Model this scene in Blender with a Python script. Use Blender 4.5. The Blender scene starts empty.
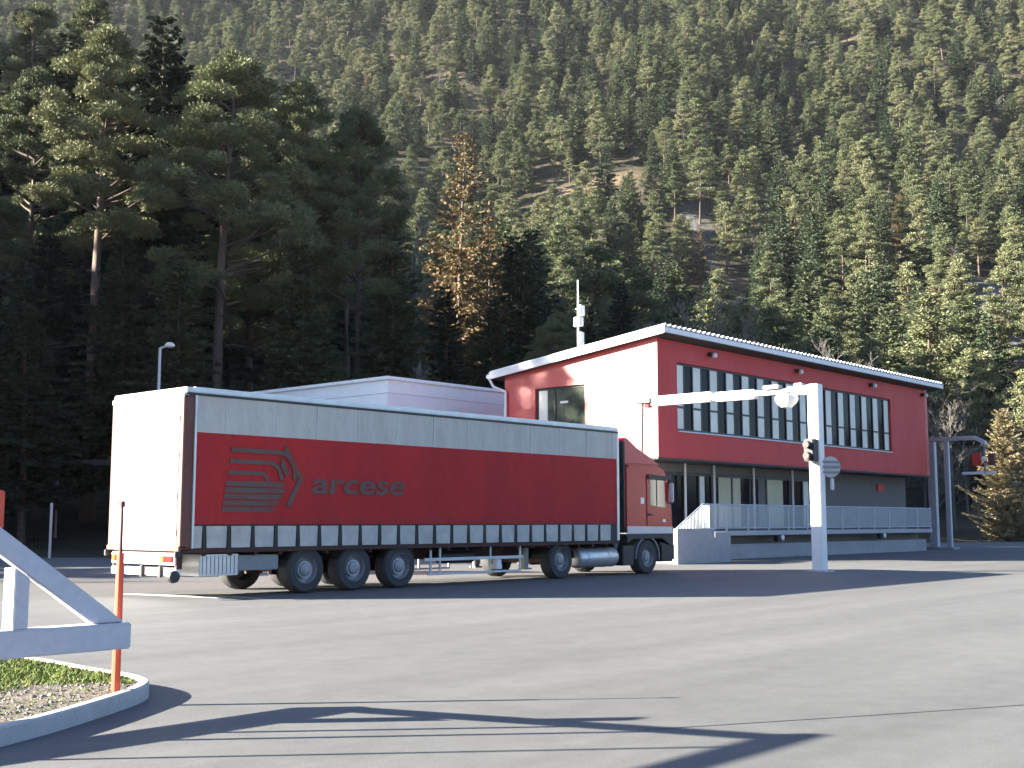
import bpy, bmesh, math, random
import numpy as np
from mathutils import Vector, Matrix

random.seed(7)
rng = np.random.default_rng(11)
PI = math.pi
scene = bpy.context.scene
COL = scene.collection

# ------------------------------------------------------------------ camera
CX, CY, CZ = -12.624, -19.648, 1.454
YAW, PITCH, FPX = 0.8394, 0.1147, 1194.27
SY_, CY_ = math.sin(YAW), math.cos(YAW)


def W(u, v):
    """ground position from distance u ahead of and v to the right of the photographer's spot"""
    return CX + u * SY_ + v * CY_, CY + u * CY_ - v * SY_


cam = bpy.data.cameras.new("camera")
cam.sensor_width = 36.0
cam.lens = FPX * 36.0 / 1024.0
cam.clip_end = 5000
cam.clip_start = 0.1
camo = bpy.data.objects.new("camera", cam)
COL.objects.link(camo)
camo.location = (CX, CY, CZ)
camo.rotation_euler = (PI / 2 + PITCH, 0, -YAW)
scene.camera = camo

# ------------------------------------------------------------------ light
SUN_EL = math.radians(19.6)
LX, LY = 0.739, -0.674           # horizontal direction the light travels
world = bpy.data.worlds.new("World")
scene.world = world
world.use_nodes = True
nt = world.node_tree
bg = nt.nodes["Background"]
sky = nt.nodes.new("ShaderNodeTexSky")
sky.sky_type = 'NISHITA'
sky.sun_disc = False
sky.sun_elevation = SUN_EL
sky.sun_rotation = math.atan2(-LX, -LY) % (2 * PI)
tint = nt.nodes.new("ShaderNodeMix")
tint.data_type = 'RGBA'
tint.blend_type = 'MULTIPLY'
tint.inputs[0].default_value = 1.0
tint.inputs[7].default_value = (0.80, 0.97, 1.28, 1)
nt.links.new(sky.outputs[0], tint.inputs[6])
nt.links.new(tint.outputs[2], bg.inputs[0])
bg.inputs[1].default_value = 0.038
sl = bpy.data.lights.new("sun", 'SUN')
sl.energy = 5.0
sl.angle = math.radians(0.55)
sl.color = (1.0, 0.92, 0.79)
so = bpy.data.objects.new("sun", sl)
COL.objects.link(so)
d = Vector((LX * math.cos(SUN_EL), LY * math.cos(SUN_EL), -math.sin(SUN_EL)))
so.rotation_euler = d.to_track_quat('-Z', 'Y').to_euler()
so.location = (-40, 30, 60)
scene.view_settings.view_transform = 'Standard'
scene.view_settings.look = 'None'
scene.view_settings.exposure = 2.9
scene.view_settings.gamma = 1.0
scene.cycles.max_bounces = 6
scene.cycles.transparent_max_bounces = 8
scene.cycles.diffuse_bounces = 3
scene.cycles.use_denoising = True


# ------------------------------------------------------------------ materials
class NT:
    def __init__(s, m):
        s.t = m.node_tree
        s.b = s.t.nodes["Principled BSDF"]

    def n(s, k, **kw):
        x = s.t.nodes.new(k)
        for a, b in kw.items():
            setattr(x, a, b)
        return x

    def l(s, a, b):
        s.t.links.new(a, b)

    def coord(s, kind="Object", scale=(1, 1, 1)):
        c = s.n("ShaderNodeTexCoord")
        mp = s.n("ShaderNodeMapping")
        mp.inputs["Scale"].default_value = scale
        s.l(c.outputs[kind], mp.inputs[0])
        return mp.outputs[0]

    def noise(s, vec, scale, detail=4, rough=0.55):
        x = s.n("ShaderNodeTexNoise")
        x.inputs["Scale"].default_value = scale
        x.inputs["Detail"].default_value = detail
        x.inputs["Roughness"].default_value = rough
        if vec is not None:
            s.l(vec, x.inputs["Vector"])
        return x.outputs["Fac"]

    def ramp(s, fac, stops):
        r = s.n("ShaderNodeValToRGB")
        el = r.color_ramp.elements
        while len(el) < len(stops):
            el.new(0.5)
        for e, (p, c) in zip(el, stops):
            e.position = p
            e.color = (*c, 1) if len(c) == 3 else c
        s.l(fac, r.inputs[0])
        return r.outputs[0]

    def mix(s, fac, a, b, mode='MIX'):
        x = s.n("ShaderNodeMix", data_type='RGBA', blend_type=mode)
        for val, i in ((fac, 0), (a, 6), (b, 7)):
            if hasattr(val, "is_linked"):
                s.l(val, x.inputs[i])
            elif isinstance(val, (int, float)):
                x.inputs[i].default_value = val
            else:
                x.inputs[i].default_value = (*val, 1)
        return x.outputs[2]

    def bump(s, h, strength=0.3, dist=0.02):
        x = s.n("ShaderNodeBump")
        x.inputs["Strength"].default_value = strength
        x.inputs["Distance"].default_value = dist
        s.l(h, x.inputs["Height"])
        s.l(x.outputs[0], s.b.inputs["Normal"])


def newmat(name, col, rough=0.6, metal=0.0, spec=0.5):
    m = bpy.data.materials.new(name)
    m.use_nodes = True
    k = NT(m)
    k.b.inputs["Base Color"].default_value = (*col, 1)
    k.b.inputs["Roughness"].default_value = rough
    k.b.inputs["Metallic"].default_value = metal
    k.b.inputs["Specular IOR Level"].default_value = spec
    return m, k


def dirty(name, col, rough=0.6, metal=0.0, amt=0.25, scale=1.5, spec=0.5, tint=(0.18, 0.16, 0.13), stretch=(1, 1, 1), bump=0.0):
    """a painted or metal surface with uneven grime"""
    m, k = newmat(name, col, rough, metal, spec)
    v = k.coord("Object", stretch)
    f1 = k.noise(v, scale, 6, 0.65)
    f = k.ramp(f1, [(0.35, (0, 0, 0)), (0.8, (amt, amt, amt))])
    c = k.mix(f, col, tint)
    f2 = k.noise(v, scale * 9, 3)
    c = k.mix(0.12, c, k.ramp(f2, [(0.3, (0.0, 0.0, 0.0)), (0.7, (1, 1, 1))]), 'SOFT_LIGHT')
    k.l(c, k.b.inputs["Base Color"])
    r = k.n("ShaderNodeMapRange")
    r.inputs[3].default_value = max(0.03, rough - 0.1)
    r.inputs[4].default_value = min(1, rough + 0.15)
    k.l(f1, r.inputs[0])
    k.l(r.outputs[0], k.b.inputs["Roughness"])
    if bump:
        k.bump(f2, bump, 0.01)
    return m


M = {}
M['red_panel'] = dirty("red_facade", (0.50, 0.030, 0.026), 0.40, amt=0.12, scale=0.5, spec=1.0)
M['red_front'] = dirty("red_facade_front", (0.54, 0.030, 0.025), 0.55, amt=0.22, scale=0.9, tint=(0.30, 0.03, 0.03), stretch=(1.4, 1, 0.22))
M['grey_wall'] = dirty("grey_render", (0.16, 0.15, 0.14), 0.85, amt=0.3, scale=0.8, bump=0.2)
M['soffit'] = dirty("soffit_board", (0.045, 0.048, 0.048), 0.8, amt=0.2)
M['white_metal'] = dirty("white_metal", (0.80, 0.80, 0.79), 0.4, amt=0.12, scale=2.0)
M['roof_sheet'] = dirty("roof_sheet", (0.55, 0.56, 0.58), 0.4, amt=0.15, metal=0.4)
M['dark_frame'] = dirty("dark_frame", (0.025, 0.028, 0.032), 0.45, amt=0.1)
M['blind'] = dirty("pale_blind", (0.80, 0.80, 0.70), 0.45, amt=0.35, scale=0.35, tint=(0.12, 0.13, 0.12), stretch=(1, 1, 1.2))  # pale window panels; in the front band the colour imitates glass reflection
M['yellow_blind'] = dirty("cream_blind", (0.55, 0.52, 0.33), 0.6, amt=0.3, scale=0.7)
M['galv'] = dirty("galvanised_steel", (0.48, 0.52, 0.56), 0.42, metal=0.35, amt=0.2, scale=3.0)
M['galv_dark'] = dirty("weathered_steel", (0.23, 0.25, 0.27), 0.5, metal=0.3, amt=0.3, scale=3.0)
M['concrete'] = dirty("concrete", (0.36, 0.36, 0.37), 0.88, amt=0.35, scale=0.9, bump=0.3)
M['deck_edge'] = dirty("deck_edge_concrete", (0.45, 0.45, 0.46), 0.85, amt=0.3, scale=1.2)
M['hall'] = dirty("hall_cladding", (0.74, 0.84, 0.88), 0.55, amt=0.15, scale=0.4)
M['trailer_white'] = dirty("trailer_white", (0.78, 0.78, 0.77), 0.45, amt=0.14, scale=1.2)
M['alu'] = dirty("aluminium", (0.55, 0.57, 0.58), 0.35, metal=0.5, amt=0.25, scale=2.5)
M['curtain_grey'] = dirty("curtain_grey", (0.53, 0.52, 0.46), 0.6, amt=0.5, scale=1.3, tint=(0.27, 0.26, 0.22), stretch=(2.2, 1, 0.5))
M['curtain_red'] = dirty("curtain_red", (0.46, 0.019, 0.019), 0.7, spec=0.3, bump=0.35, amt=0.40, scale=0.8, tint=(0.12, 0.03, 0.035), stretch=(1.2, 1, 0.5))
M['curtain_print'] = dirty("curtain_print", (0.105, 0.100, 0.085), 0.7, spec=0.3, amt=0.85, scale=2.2, tint=(0.19, 0.035, 0.035))
M['skirt'] = dirty("curtain_skirt", (0.52, 0.52, 0.48), 0.62, amt=0.55, scale=2.2, tint=(0.15, 0.15, 0.14))
M['strap'] = dirty("buckle_strap", (0.018, 0.022, 0.024), 0.7, amt=0.2)
M['chassis'] = dirty("chassis_paint", (0.055, 0.012, 0.010), 0.7, amt=0.5, scale=1.5, tint=(0.04, 0.035, 0.03))
M['black'] = dirty("black_plastic", (0.018, 0.018, 0.02), 0.55, amt=0.3, tint=(0.06, 0.055, 0.05))
M['tyre'] = dirty("tyre_rubber", (0.045, 0.047, 0.05), 0.85, amt=0.5, scale=3, tint=(0.07, 0.068, 0.063), bump=0.3)
M['rim'] = dirty("wheel_rim", (0.30, 0.31, 0.32), 0.5, metal=0.3, amt=0.5, scale=5, tint=(0.07, 0.065, 0.06))
M['cab_red'] = dirty("cab_red", (0.48, 0.014, 0.011), 0.32, amt=0.12, scale=1.2, spec=0.4)
M['cab_white'] = dirty("cab_white", (0.66, 0.62, 0.62), 0.4, amt=0.15)
M['corner_post'] = dirty("corner_post", (0.12, 0.030, 0.022), 0.6, amt=0.45, scale=2.5, tint=(0.16, 0.13, 0.10))
M['orange'] = dirty("snow_pole_orange", (0.72, 0.085, 0.035), 0.5, amt=0.15, scale=4)
M['pole_dark'] = dirty("snow_pole_dark", (0.10, 0.02, 0.02), 0.55, amt=0.2)
M['gate'] = dirty("gate_paint", (0.52, 0.53, 0.58), 0.42, amt=0.12, scale=2)
M['kerb'] = dirty("kerb_granite", (0.46, 0.45, 0.44), 0.85, amt=0.35, scale=4, bump=0.3)
M['line_paint'] = dirty("line_paint", (0.62, 0.62, 0.6), 0.7, amt=0.5, scale=3, tint=(0.25, 0.25, 0.24))
M['bark'] = dirty("bark", (0.13, 0.095, 0.075), 0.9, amt=0.6, scale=6, tint=(0.045, 0.04, 0.036), stretch=(1, 1, 0.25), bump=0.5)
M['bark_pine'] = dirty("bark_pine", (0.10, 0.07, 0.052), 0.9, amt=0.6, scale=5, tint=(0.07, 0.06, 0.055), stretch=(1, 1, 0.25), bump=0.5)
M['bark_grey'] = dirty("bark_grey", (0.13, 0.118, 0.105), 0.9, amt=0.5, scale=6, tint=(0.09, 0.08, 0.07), stretch=(1, 1, 0.3))
M['red_lens'], _ = newmat("red_lens", (0.35, 0.01, 0.01), 0.2)
M['amber_lens'], _ = newmat("amber_lens", (0.55, 0.16, 0.01), 0.25)
M['lamp_glass'], _ = newmat("lamp_glass", (0.75, 0.75, 0.72), 0.25)
M['glass'], k = newmat("dark_glass", (0.010, 0.012, 0.016), 0.08, spec=0.06)
v = k.coord("Object", (1, 1, 1))
k.bump(k.noise(v, 0.8, 2), 0.02, 0.05)
M['glass_green'], k = newmat("green_glass", (0.10, 0.13, 0.10), 0.12)
k.l(k.ramp(k.noise(k.coord("Object"), 1.3, 3), [(0.3, (0.03, 0.045, 0.035)), (0.7, (0.15, 0.17, 0.12))]), k.b.inputs["Base Color"])
M['cab_glass'], k = newmat("cab_glass", (0.09, 0.10, 0.085), 0.08)


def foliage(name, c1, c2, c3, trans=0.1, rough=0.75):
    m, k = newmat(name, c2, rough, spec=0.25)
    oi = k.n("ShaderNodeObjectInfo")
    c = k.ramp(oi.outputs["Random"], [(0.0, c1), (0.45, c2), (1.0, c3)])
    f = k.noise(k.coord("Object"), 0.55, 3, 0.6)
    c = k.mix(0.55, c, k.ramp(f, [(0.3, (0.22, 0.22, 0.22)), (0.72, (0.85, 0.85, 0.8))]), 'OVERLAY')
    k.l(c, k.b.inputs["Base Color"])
    if trans:
        tr = k.n("ShaderNodeBsdfTranslucent")
        k.l(c, tr.inputs[0])
        mx = k.n("ShaderNodeMixShader")
        mx.inputs[0].default_value = trans
        k.l(k.b.outputs[0], mx.inputs[1])
        k.l(tr.outputs[0], mx.inputs[2])
        out = [n for n in k.t.nodes if n.type == 'OUTPUT_MATERIAL'][0]
        k.l(mx.outputs[0], out.inputs[0])
    return m


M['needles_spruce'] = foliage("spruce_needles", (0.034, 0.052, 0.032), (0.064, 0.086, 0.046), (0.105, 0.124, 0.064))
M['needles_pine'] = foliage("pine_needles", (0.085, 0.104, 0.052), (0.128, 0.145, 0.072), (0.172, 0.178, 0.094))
M['needles_dark'] = foliage("dark_spruce_needles", (0.018, 0.027, 0.017), (0.032, 0.043, 0.023), (0.055, 0.066, 0.033))  # darker copy of the spruce needles, deepens the forest shade by colour
M['needles_larch'] = foliage("larch_needles", (0.125, 0.084, 0.040), (0.145, 0.102, 0.050), (0.13, 0.106, 0.058), 0.15)
M['needles_pale'] = foliage("larch_pale", (0.34, 0.29, 0.17), (0.38, 0.32, 0.19), (0.33, 0.29, 0.18), 0.3)

# asphalt
M['asphalt'], k = newmat("asphalt", (0.2, 0.2, 0.2), 0.78, spec=0.35)
v = k.coord("Object")
big = k.noise(v, 0.07, 5, 0.6)
vs = k.n("ShaderNodeMapping")
vs.inputs["Rotation"].default_value = (0, 0, 0.75)
vs.inputs["Scale"].default_value = (0.05, 0.75, 1)
k.l(v, vs.inputs[0])
streak = k.noise(vs.outputs[0], 1.0, 6, 0.62)
fine = k.noise(v, 60, 3, 0.7)
med = k.noise(v, 2.6, 5, 0.7)
c = k.ramp(big, [(0.3, (0.095, 0.097, 0.096)), (0.7, (0.122, 0.124, 0.122))])
c = k.mix(0.6, c, k.ramp(streak, [(0.3, (0.36, 0.36, 0.36)), (0.7, (0.66, 0.66, 0.66))]), 'SOFT_LIGHT')
c = k.mix(0.42, c, k.ramp(med, [(0.28, (0.30, 0.30, 0.30)), (0.7, (0.64, 0.64, 0.64))]), 'SOFT_LIGHT')
c = k.mix(0.40, c, k.ramp(fine, [(0.3, (0.2, 0.2, 0.2)), (0.7, (0.8, 0.8, 0.8))]), 'SOFT_LIGHT')
spots = k.noise(v, 0.55, 2, 0.4)
c = k.mix(k.ramp(spots, [(0.70, (0, 0, 0)), (0.76, (0.35, 0.35, 0.35))]), c, (0.10, 0.10, 0.10))
k.l(c, k.b.inputs["Base Color"])
k.bump(fine, 0.35, 0.006)
M['seam'] = dirty("asphalt_seam", (0.07, 0.07, 0.072), 0.7, amt=0.4, scale=3, tint=(0.16, 0.16, 0.16))

# hillside
M['hill'], k = newmat("hill_soil", (0.08, 0.07, 0.05), 0.95, spec=0.1)
v = k.coord("Object")
n1 = k.noise(v, 0.045, 5, 0.65)
n2 = k.noise(v, 0.5, 4, 0.7)
c = k.ramp(n1, [(0.30, (0.028, 0.030, 0.020)), (0.5, (0.050, 0.045, 0.030)), (0.68, (0.11, 0.09, 0.06)), (0.75, (0.19, 0.18, 0.17))])
c = k.mix(0.6, c, k.ramp(n2, [(0.3, (0.25, 0.25, 0.25)), (0.7, (0.75, 0.75, 0.75))]), 'OVERLAY')
at = k.n("ShaderNodeAttribute", attribute_name="clearing")
c = k.mix(at.outputs["Fac"], c, k.ramp(n2, [(0.3, (0.10, 0.075, 0.045)), (0.6, (0.19, 0.14, 0.09)), (0.75, (0.26, 0.22, 0.17))]))
at2 = k.n("ShaderNodeAttribute", attribute_name="scree")
c = k.mix(at2.outputs["Fac"], c, k.ramp(n2, [(0.3, (0.06, 0.06, 0.065)), (0.7, (0.20, 0.20, 0.21))]))
k.l(c, k.b.inputs["Base Color"])
k.bump(n2, 0.6, 0.5)

M['soil'], k = newmat("island_soil", (0.1, 0.09, 0.07), 0.95, spec=0.1)
v = k.coord("Object")
a = k.noise(v, 22, 4, 0.75)
c = k.ramp(a, [(0.3, (0.045, 0.04, 0.032)), (0.5, (0.13, 0.115, 0.095)), (0.68, (0.30, 0.28, 0.25))])
k.l(c, k.b.inputs["Base Color"])
k.bump(a, 0.8, 0.03)
M['grass'], k = newmat("grass_blades", (0.12, 0.14, 0.03), 0.7, spec=0.2)
oi = k.coord("Object")
k.l(k.ramp(k.noise(oi, 7, 3), [(0.3, (0.06, 0.115, 0.018)), (0.55, (0.115, 0.155, 0.03)), (0.72, (0.21, 0.19, 0.075))]), k.b.inputs["Base Color"])
M['pebble'] = dirty("pebbles", (0.17, 0.16, 0.145), 0.85, amt=0.6, scale=12, tint=(0.09, 0.08, 0.07))


# ------------------------------------------------------------------ mesh builder
class MB:
    def __init__(s):
        s.v, s.f, s.m = [], [], []

    def face(s, pts, mi=0):
        i = len(s.v)
        s.v += [tuple(p) for p in pts]
        s.f.append(tuple(range(i, i + len(pts))))
        s.m.append(mi)

    def solid(s, bot, top, mi=0):
        """closed prism from two matching rings"""
        n = len(bot)
        i = len(s.v)
        s.v += [tuple(p) for p in bot] + [tuple(p) for p in top]
        s.f.append(tuple(i + n - 1 - k for k in range(n)))
        s.f.append(tuple(i + n + k for k in range(n)))
        for k in range(n):
            s.f.append((i + k, i + (k + 1) % n, i + n + (k + 1) % n, i + n + k))
        s.m += [mi] * (n + 2)
        return s

    def box(s, x0, x1, y0, y1, z0, z1, mi=0):
        return s.solid([(x0, y0, z0), (x1, y0, z0), (x1, y1, z0), (x0, y1, z0)],
                       [(x0, y0, z1), (x1, y0, z1), (x1, y1, z1), (x0, y1, z1)], mi)

    def prism_y(s, prof, y0, y1, mi=0):
        return s.solid([(x, y0, z) for x, z in prof][::-1], [(x, y1, z) for x, z in prof][::-1], mi) if False else \
            s.solid([(x, y1, z) for x, z in prof], [(x, y0, z) for x, z in prof], mi)

    def tube(s, p0, p1, r0, r1=None, n=8, mi=0):
        r1 = r0 if r1 is None else r1
        p0, p1 = Vector(p0), Vector(p1)
        q = (p1 - p0).to_track_quat('Z', 'Y').to_matrix()
        ring = [q @ Vector((math.cos(2 * PI * k / n), math.sin(2 * PI * k / n), 0)) for k in range(n)]
        return s.solid([p0 + r0 * a for a in ring], [p1 + r1 * a for a in ring], mi)

    def lathe(s, prof, origin, axis='Y', n=32, mi=0, cap=True):
        """prof: (offset along axis, radius)"""
        ox, oy, oz = origin
        rings = []
        for a, r in prof:
            ring = []
            for k in range(n):
                c, q = r * math.cos(2 * PI * k / n), r * math.sin(2 * PI * k / n)
                if axis == 'Y':
                    p = (ox + c, oy + a, oz + q)
                elif axis == 'X':
                    p = (ox + a, oy + c, oz + q)
                else:
                    p = (ox + c, oy + q, oz + a)
                ring.append(len(s.v))
                s.v.append(p)
            rings.append(ring)
        for A, B in zip(rings, rings[1:]):
            for k in range(n):
                s.f.append((A[k], A[(k + 1) % n], B[(k + 1) % n], B[k]))
                s.m.append(mi)
        if cap == 'end':
            s.f.append(tuple(rings[-1])); s.m.append(mi)
            return s
        if not cap: return s
        s.f.append(tuple(rings[0][::-1])); s.m.append(mi)
        s.f.append(tuple(rings[-1])); s.m.append(mi)
        return s

    def build(s, name, mats, parent=None, bevel=0.0, smooth=False, loc=None):
        me = bpy.data.meshes.new(name)
        me.from_pydata(s.v, [], s.f)
        for mm in (mats if isinstance(mats, (list, tuple)) else [mats]):
            me.materials.append(mm)
        me.polygons.foreach_set("material_index", s.m)
        bm = bmesh.new()
        bm.from_mesh(me)
        bmesh.ops.recalc_face_normals(bm, faces=bm.faces)
        if bevel:
            ed = [e for e in bm.edges if len(e.link_faces) == 2 and e.calc_face_angle() > 0.6]
            bmesh.ops.bevel(bm, geom=ed, offset=bevel, segments=2, affect='EDGES', clamp_overlap=True)
        bm.to_mesh(me)
        bm.free()
        if smooth:
            me.shade_smooth()
            me.set_sharp_from_angle(angle=math.radians(38))
        o = bpy.data.objects.new(name, me)
        COL.objects.link(o)
        if loc:
            o.location = loc
        if parent:
            o.parent = parent
            o.matrix_parent_inverse = Matrix.Translation(-Vector(parent_world(parent)))
        return o


def parent_world(p):
    l = Vector((0, 0, 0))
    while p is not None:
        l = l + p.location
        if p.parent is not None:
            l = l + p.matrix_parent_inverse.translation
        p = p.parent
    return l


def tag(o, label=None, cat=None, group=None, kind=None):
    if label: o["label"] = label
    if cat: o["category"] = cat
    if group: o["group"] = group
    if kind: o["kind"] = kind
    return o


def thing(name, label, cat, loc=(0, 0, 0), group=None):
    e = bpy.data.objects.new(name, None)
    e.empty_display_size = 0.3
    e.location = loc
    COL.objects.link(e)
    return tag(e, label, cat, group)


def box(*a):
    return MB().box(*a)


def sm(x):
    x = np.clip(x, 0, 1)
    return x * x * (3 - 2 * x)


# ------------------------------------------------------------------ terrain
PU = np.array([-50, 0, 30, 70, 110, 150, 190, 230, 270, 340, 420, 480, 600, 1100.])
PZ = np.array([0, 0, 3.5, 11, 19, 30, 45, 62, 84, 130, 190, 238, 345, 760.])


def height(u, v):
    u = np.asarray(u, float); v = np.asarray(v, float)
    toe = 61 + 33 * sm((v - 4) / 36)
    # the far profile stays put while the toe moves
    dd = np.where(u < 240, (u - toe) * (240 - 60) / (240 - toe), u - 60)
    z = np.interp(dd, PU, PZ)
    z = np.where(dd <= 0, 0, z)
    a = sm((u - 90) / 120)
    z = z + a * (4.5 * np.sin(v * 0.031 + u * 0.013 + 1.0) + 2.6 * np.sin(v * 0.072 - u * 0.021) + 1.5 * np.sin(u * 0.09 + v * 0.05))
    # side spur at the left
    z = z + 22.5 * sm((-v - 0.08 * u - 36) / 30) * sm((u - 30) / 46) * (1 - sm((u - 105) / 70))
    # steeper shoulder behind the near pines
    z = z + 19 * sm((-v - 12) / 30) * sm((u - 82) / 30) * (1 - sm((u - 150) / 70))
    # unseen valley side, added behind the camera to dim window reflections and ambient
    z = z + 0.42 * np.maximum(0, -u - 230)
    return z


def mask_clear(u, v):
    """(brown clearing, scree) 0..1 fields on the hill"""
    px = v / np.maximum(u, 1)
    c = sm(1 - np.abs(u - (351 + 40 * px)) / 10) * sm((px - 0.005) / 0.02) * sm((0.125 - px) / 0.03)
    c2 = sm(1 - np.abs(u - 322) / 9) * sm((px - 0.345) / 0.012) * sm((0.40 - px) / 0.012)
    c3 = sm(1 - np.abs(u - 500) / 16) * sm((px + 0.15) / 0.02) * sm((-0.09 - px) / 0.02)
    s = sm(1 - np.abs(px - (0.178 - (u - 270) * 0.0004)) / 0.016) * sm((u - 215) / 20) * sm((345 - u) / 20)
    s2 = sm(1 - np.abs(px - 0.415) / 0.035) * sm((u - 195) / 15) * sm((262 - u) / 15)
    return np.maximum(np.maximum(c, c2), c3), np.maximum(s, s2)


def grid_mesh(name, us, vs, zoff=0.0):
    U, V = np.meshgrid(us, vs, indexing='ij')
    Z = height(U, V) + zoff
    X = CX + U * SY_ + V * CY_
    Y = CY + U * CY_ - V * SY_
    co = np.stack([X, Y, Z], -1).reshape(-1, 3)
    nu, nv = U.shape
    idx = np.arange(nu * nv).reshape(nu, nv)
    f = np.stack([idx[:-1, :-1], idx[:-1, 1:], idx[1:, 1:], idx[1:, :-1]], -1).reshape(-1, 4)
    me = bpy.data.meshes.new(name)
    me.from_pydata(co.tolist(), [], f.tolist())
    for nm, val in zip(("clearing", "scree"), mask_clear(U, V)):
        a = me.attributes.new(nm, 'FLOAT', 'POINT')
        a.data.foreach_set("value", val.reshape(-1).astype(np.float32))
    me.shade_smooth()
    o = bpy.data.objects.new(name, me)
    COL.objects.link(o)
    return o


us = np.concatenate([np.arange(-640, -40, 20), np.arange(-40, 420, 4.0), np.arange(420, 690, 12)])
vs = np.concatenate([np.arange(-480, -180, 20), np.arange(-180, 240, 4.5), np.arange(240, 500, 20)])
hill = grid_mesh("hillside", us, vs, -0.03)
hill.data.materials.append(M['hill'])
tag(hill, "forested mountainside and ground around the asphalt yard", kind="structure")

yard = MB()
pl = [(-150, -140), (-150, 200), (84, 140), (88, 60), (87, 34), (74, 17), (60, 9), (53, 0), (49.5, -7), (49, -12), (47, -60), (24, -140)]
yard.face([(*W(u, v), 0.0) for u, v in pl])
yo = yard.build("asphalt_yard", M['asphalt'])
tag(yo, "pale grey asphalt yard in front of the red building", kind="structure")


def strip(name, pts, w, z, mat_, label):
    b = MB()
    for (x0, y0), (x1, y1) in zip(pts, pts[1:]):
        dx, dy = x1 - x0, y1 - y0
        L = math.hypot(dx, dy)
        nx, ny = -dy / L * w / 2, dx / L * w / 2
        b.face([(x0 - nx, y0 - ny, z), (x1 - nx, y1 - ny, z), (x1 + nx, y1 + ny, z), (x0 + nx, y0 + ny, z)])
    o = b.build(name, mat_)
    tag(o, label, kind="structure")
    return o


strip("asphalt_seam", [(-5.6, -14.58), (-3.86, -15.53), (-2.0, -16.50), (1.5, -18.3)], 0.022, 0.004, M['seam'], "thin dark seam in the asphalt of the yard")
strip("road_marking", [(0.35, 2.5), (0.95, 0.0)], 0.34, 0.004, M['line_paint'], "worn white painted dash on the asphalt by the trailer's rear")

# ------------------------------------------------------------------ kerb island
isl = [(-9.6, -12.15), (-8.89, -11.85), (-8.37, -11.58), (-7.78, -11.2), (-7.28, -10.85), (-6.98, -10.5), (-6.86, -10.0), (-6.88, -9.4),
       (-6.84, -8.8), (-6.82, -8.1), (-6.82, -7.4), (-6.9, -6.9), (-7.15, -6.4), (-7.6, -6.05), (-8.3, -5.85), (-9.5, -5.8), (-14, -5.9), (-24, -6.0), (-24, -18.5)]
MX, MY = -10.5, -8.8


def smooth_ring(p, it=2):
    for _ in range(it):
        q = []
        for i in range(len(p)):
            a, b = p[i], p[(i + 1) % len(p)]
            q += [(a[0] * .75 + b[0] * .25, a[1] * .75 + b[1] * .25), (a[0] * .25 + b[0] * .75, a[1] * .25 + b[1] * .75)]
        p = q
    return p


ring = smooth_ring(isl, 2)


def offset_ring(p, dd):
    out = []
    n = len(p)
    for i in range(n):
        a, b = Vector(p[i - 1]), Vector(p[(i + 1) % n])
        t = (b - a).normalized()
        nrm = Vector((-t.y, t.x))
        out.append((p[i][0] + nrm.x * dd, p[i][1] + nrm.y * dd))
    return out


inner = offset_ring(ring, 0.085)
kb = MB()
n = len(ring)
KH = 0.13
for i in range(n):
    j = (i + 1) % n
    a, b, c_, e_ = ring[i], ring[j], inner[i], inner[j]
    i0 = len(kb.v)
    ch = 0.015
    o2 = offset_ring(ring, ch)
    kb.face([(*a, 0), (*b, 0), (*b, KH - ch), (*a, KH - ch)])
    kb.face([(*a, KH - ch), (*b, KH - ch), (*o2[j], KH), (*o2[i], KH)])
    kb.face([(*o2[i], KH), (*o2[j], KH), (*e_, KH), (*c_, KH)])
    kb.face([(*c_, KH), (*e_, KH), (*e_, 0), (*c_, 0)])
ko = kb.build("kerb", M['kerb'])
tag(ko, "pale granite kerb curving round the planted island", kind="structure")
sb = MB()
sb.face([(*p_, 0.115) for p_ in inner])
s_o = sb.build("island_soil", M['soil'])
tag(s_o, "bare stony soil inside the kerbed island", kind="structure")


def inside(x, y, poly):
    r = False
    n = len(poly)
    for i in range(n):
        x1, y1 = poly[i]; x2, y2 = poly[i - 1]
        if (y1 > y) != (y2 > y) and x < (x2 - x1) * (y - y1) / (y2 - y1) + x1:
            r = not r
    return r


inset = offset_ring(ring, 0.12)
gb = MB(); pb = MB()
R_ = random.Random(3)
for _ in range(70000):
    x, y = R_.uniform(-13, -6.8), R_.uniform(-13, -5.8)
    # grass covers the back, front is soil with weeds
    edge = -10.15 + 0.16 * math.sin(x * 3.1) + 0.1 * math.sin(x * 9.7 + y * 3) - 0.42 * (x + 8.0)
    dens = 1.0 if y > edge else 0.10
    if R_.random() > dens or not inside(x, y, inset):
        continue
    h = R_.uniform(0.018, 0.05) * (1 if y > edge else 0.6)
    a = R_.uniform(0, 2 * PI); w = 0.006 + R_.random() * .006
    lx, ly = R_.gauss(0, 1.0) * h, R_.gauss(0, 1.0) * h
    c0, s0 = math.cos(a) * w, math.sin(a) * w
    gb.face([(x - c0, y - s0, .112), (x + c0, y + s0, .112), (x + lx, y + ly, .115 + h)])
go = gb.build("island_grass", M['grass'])
tag(go, "short yellow green grass at the back of the kerbed island", "grass", kind="stuff")
for _ in range(4200):
    x, y = R_.uniform(-10.5, -6.8), R_.uniform(-12.6, -8.2)
    if not inside(x, y, inset) or y > -9.9 + R_.gauss(0, .3):
        continue
    r = abs(R_.gauss(0, .007)) + .004
    q = Matrix.Rotation(R_.uniform(0, PI), 3, 'Z')
    pts = [q @ Vector((sx * r * R_.uniform(.6, 1.2), sy * r * R_.uniform(.6, 1.2), 0)) for sx, sy in ((-1, -1), (1, -1), (1, 1), (-1, 1))]
    base = Vector((x, y, .113))
    pb.solid([base + p_ for p_ in pts], [base + p_ * .55 + Vector((0, 0, r * .9)) for p_ in pts])
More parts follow.
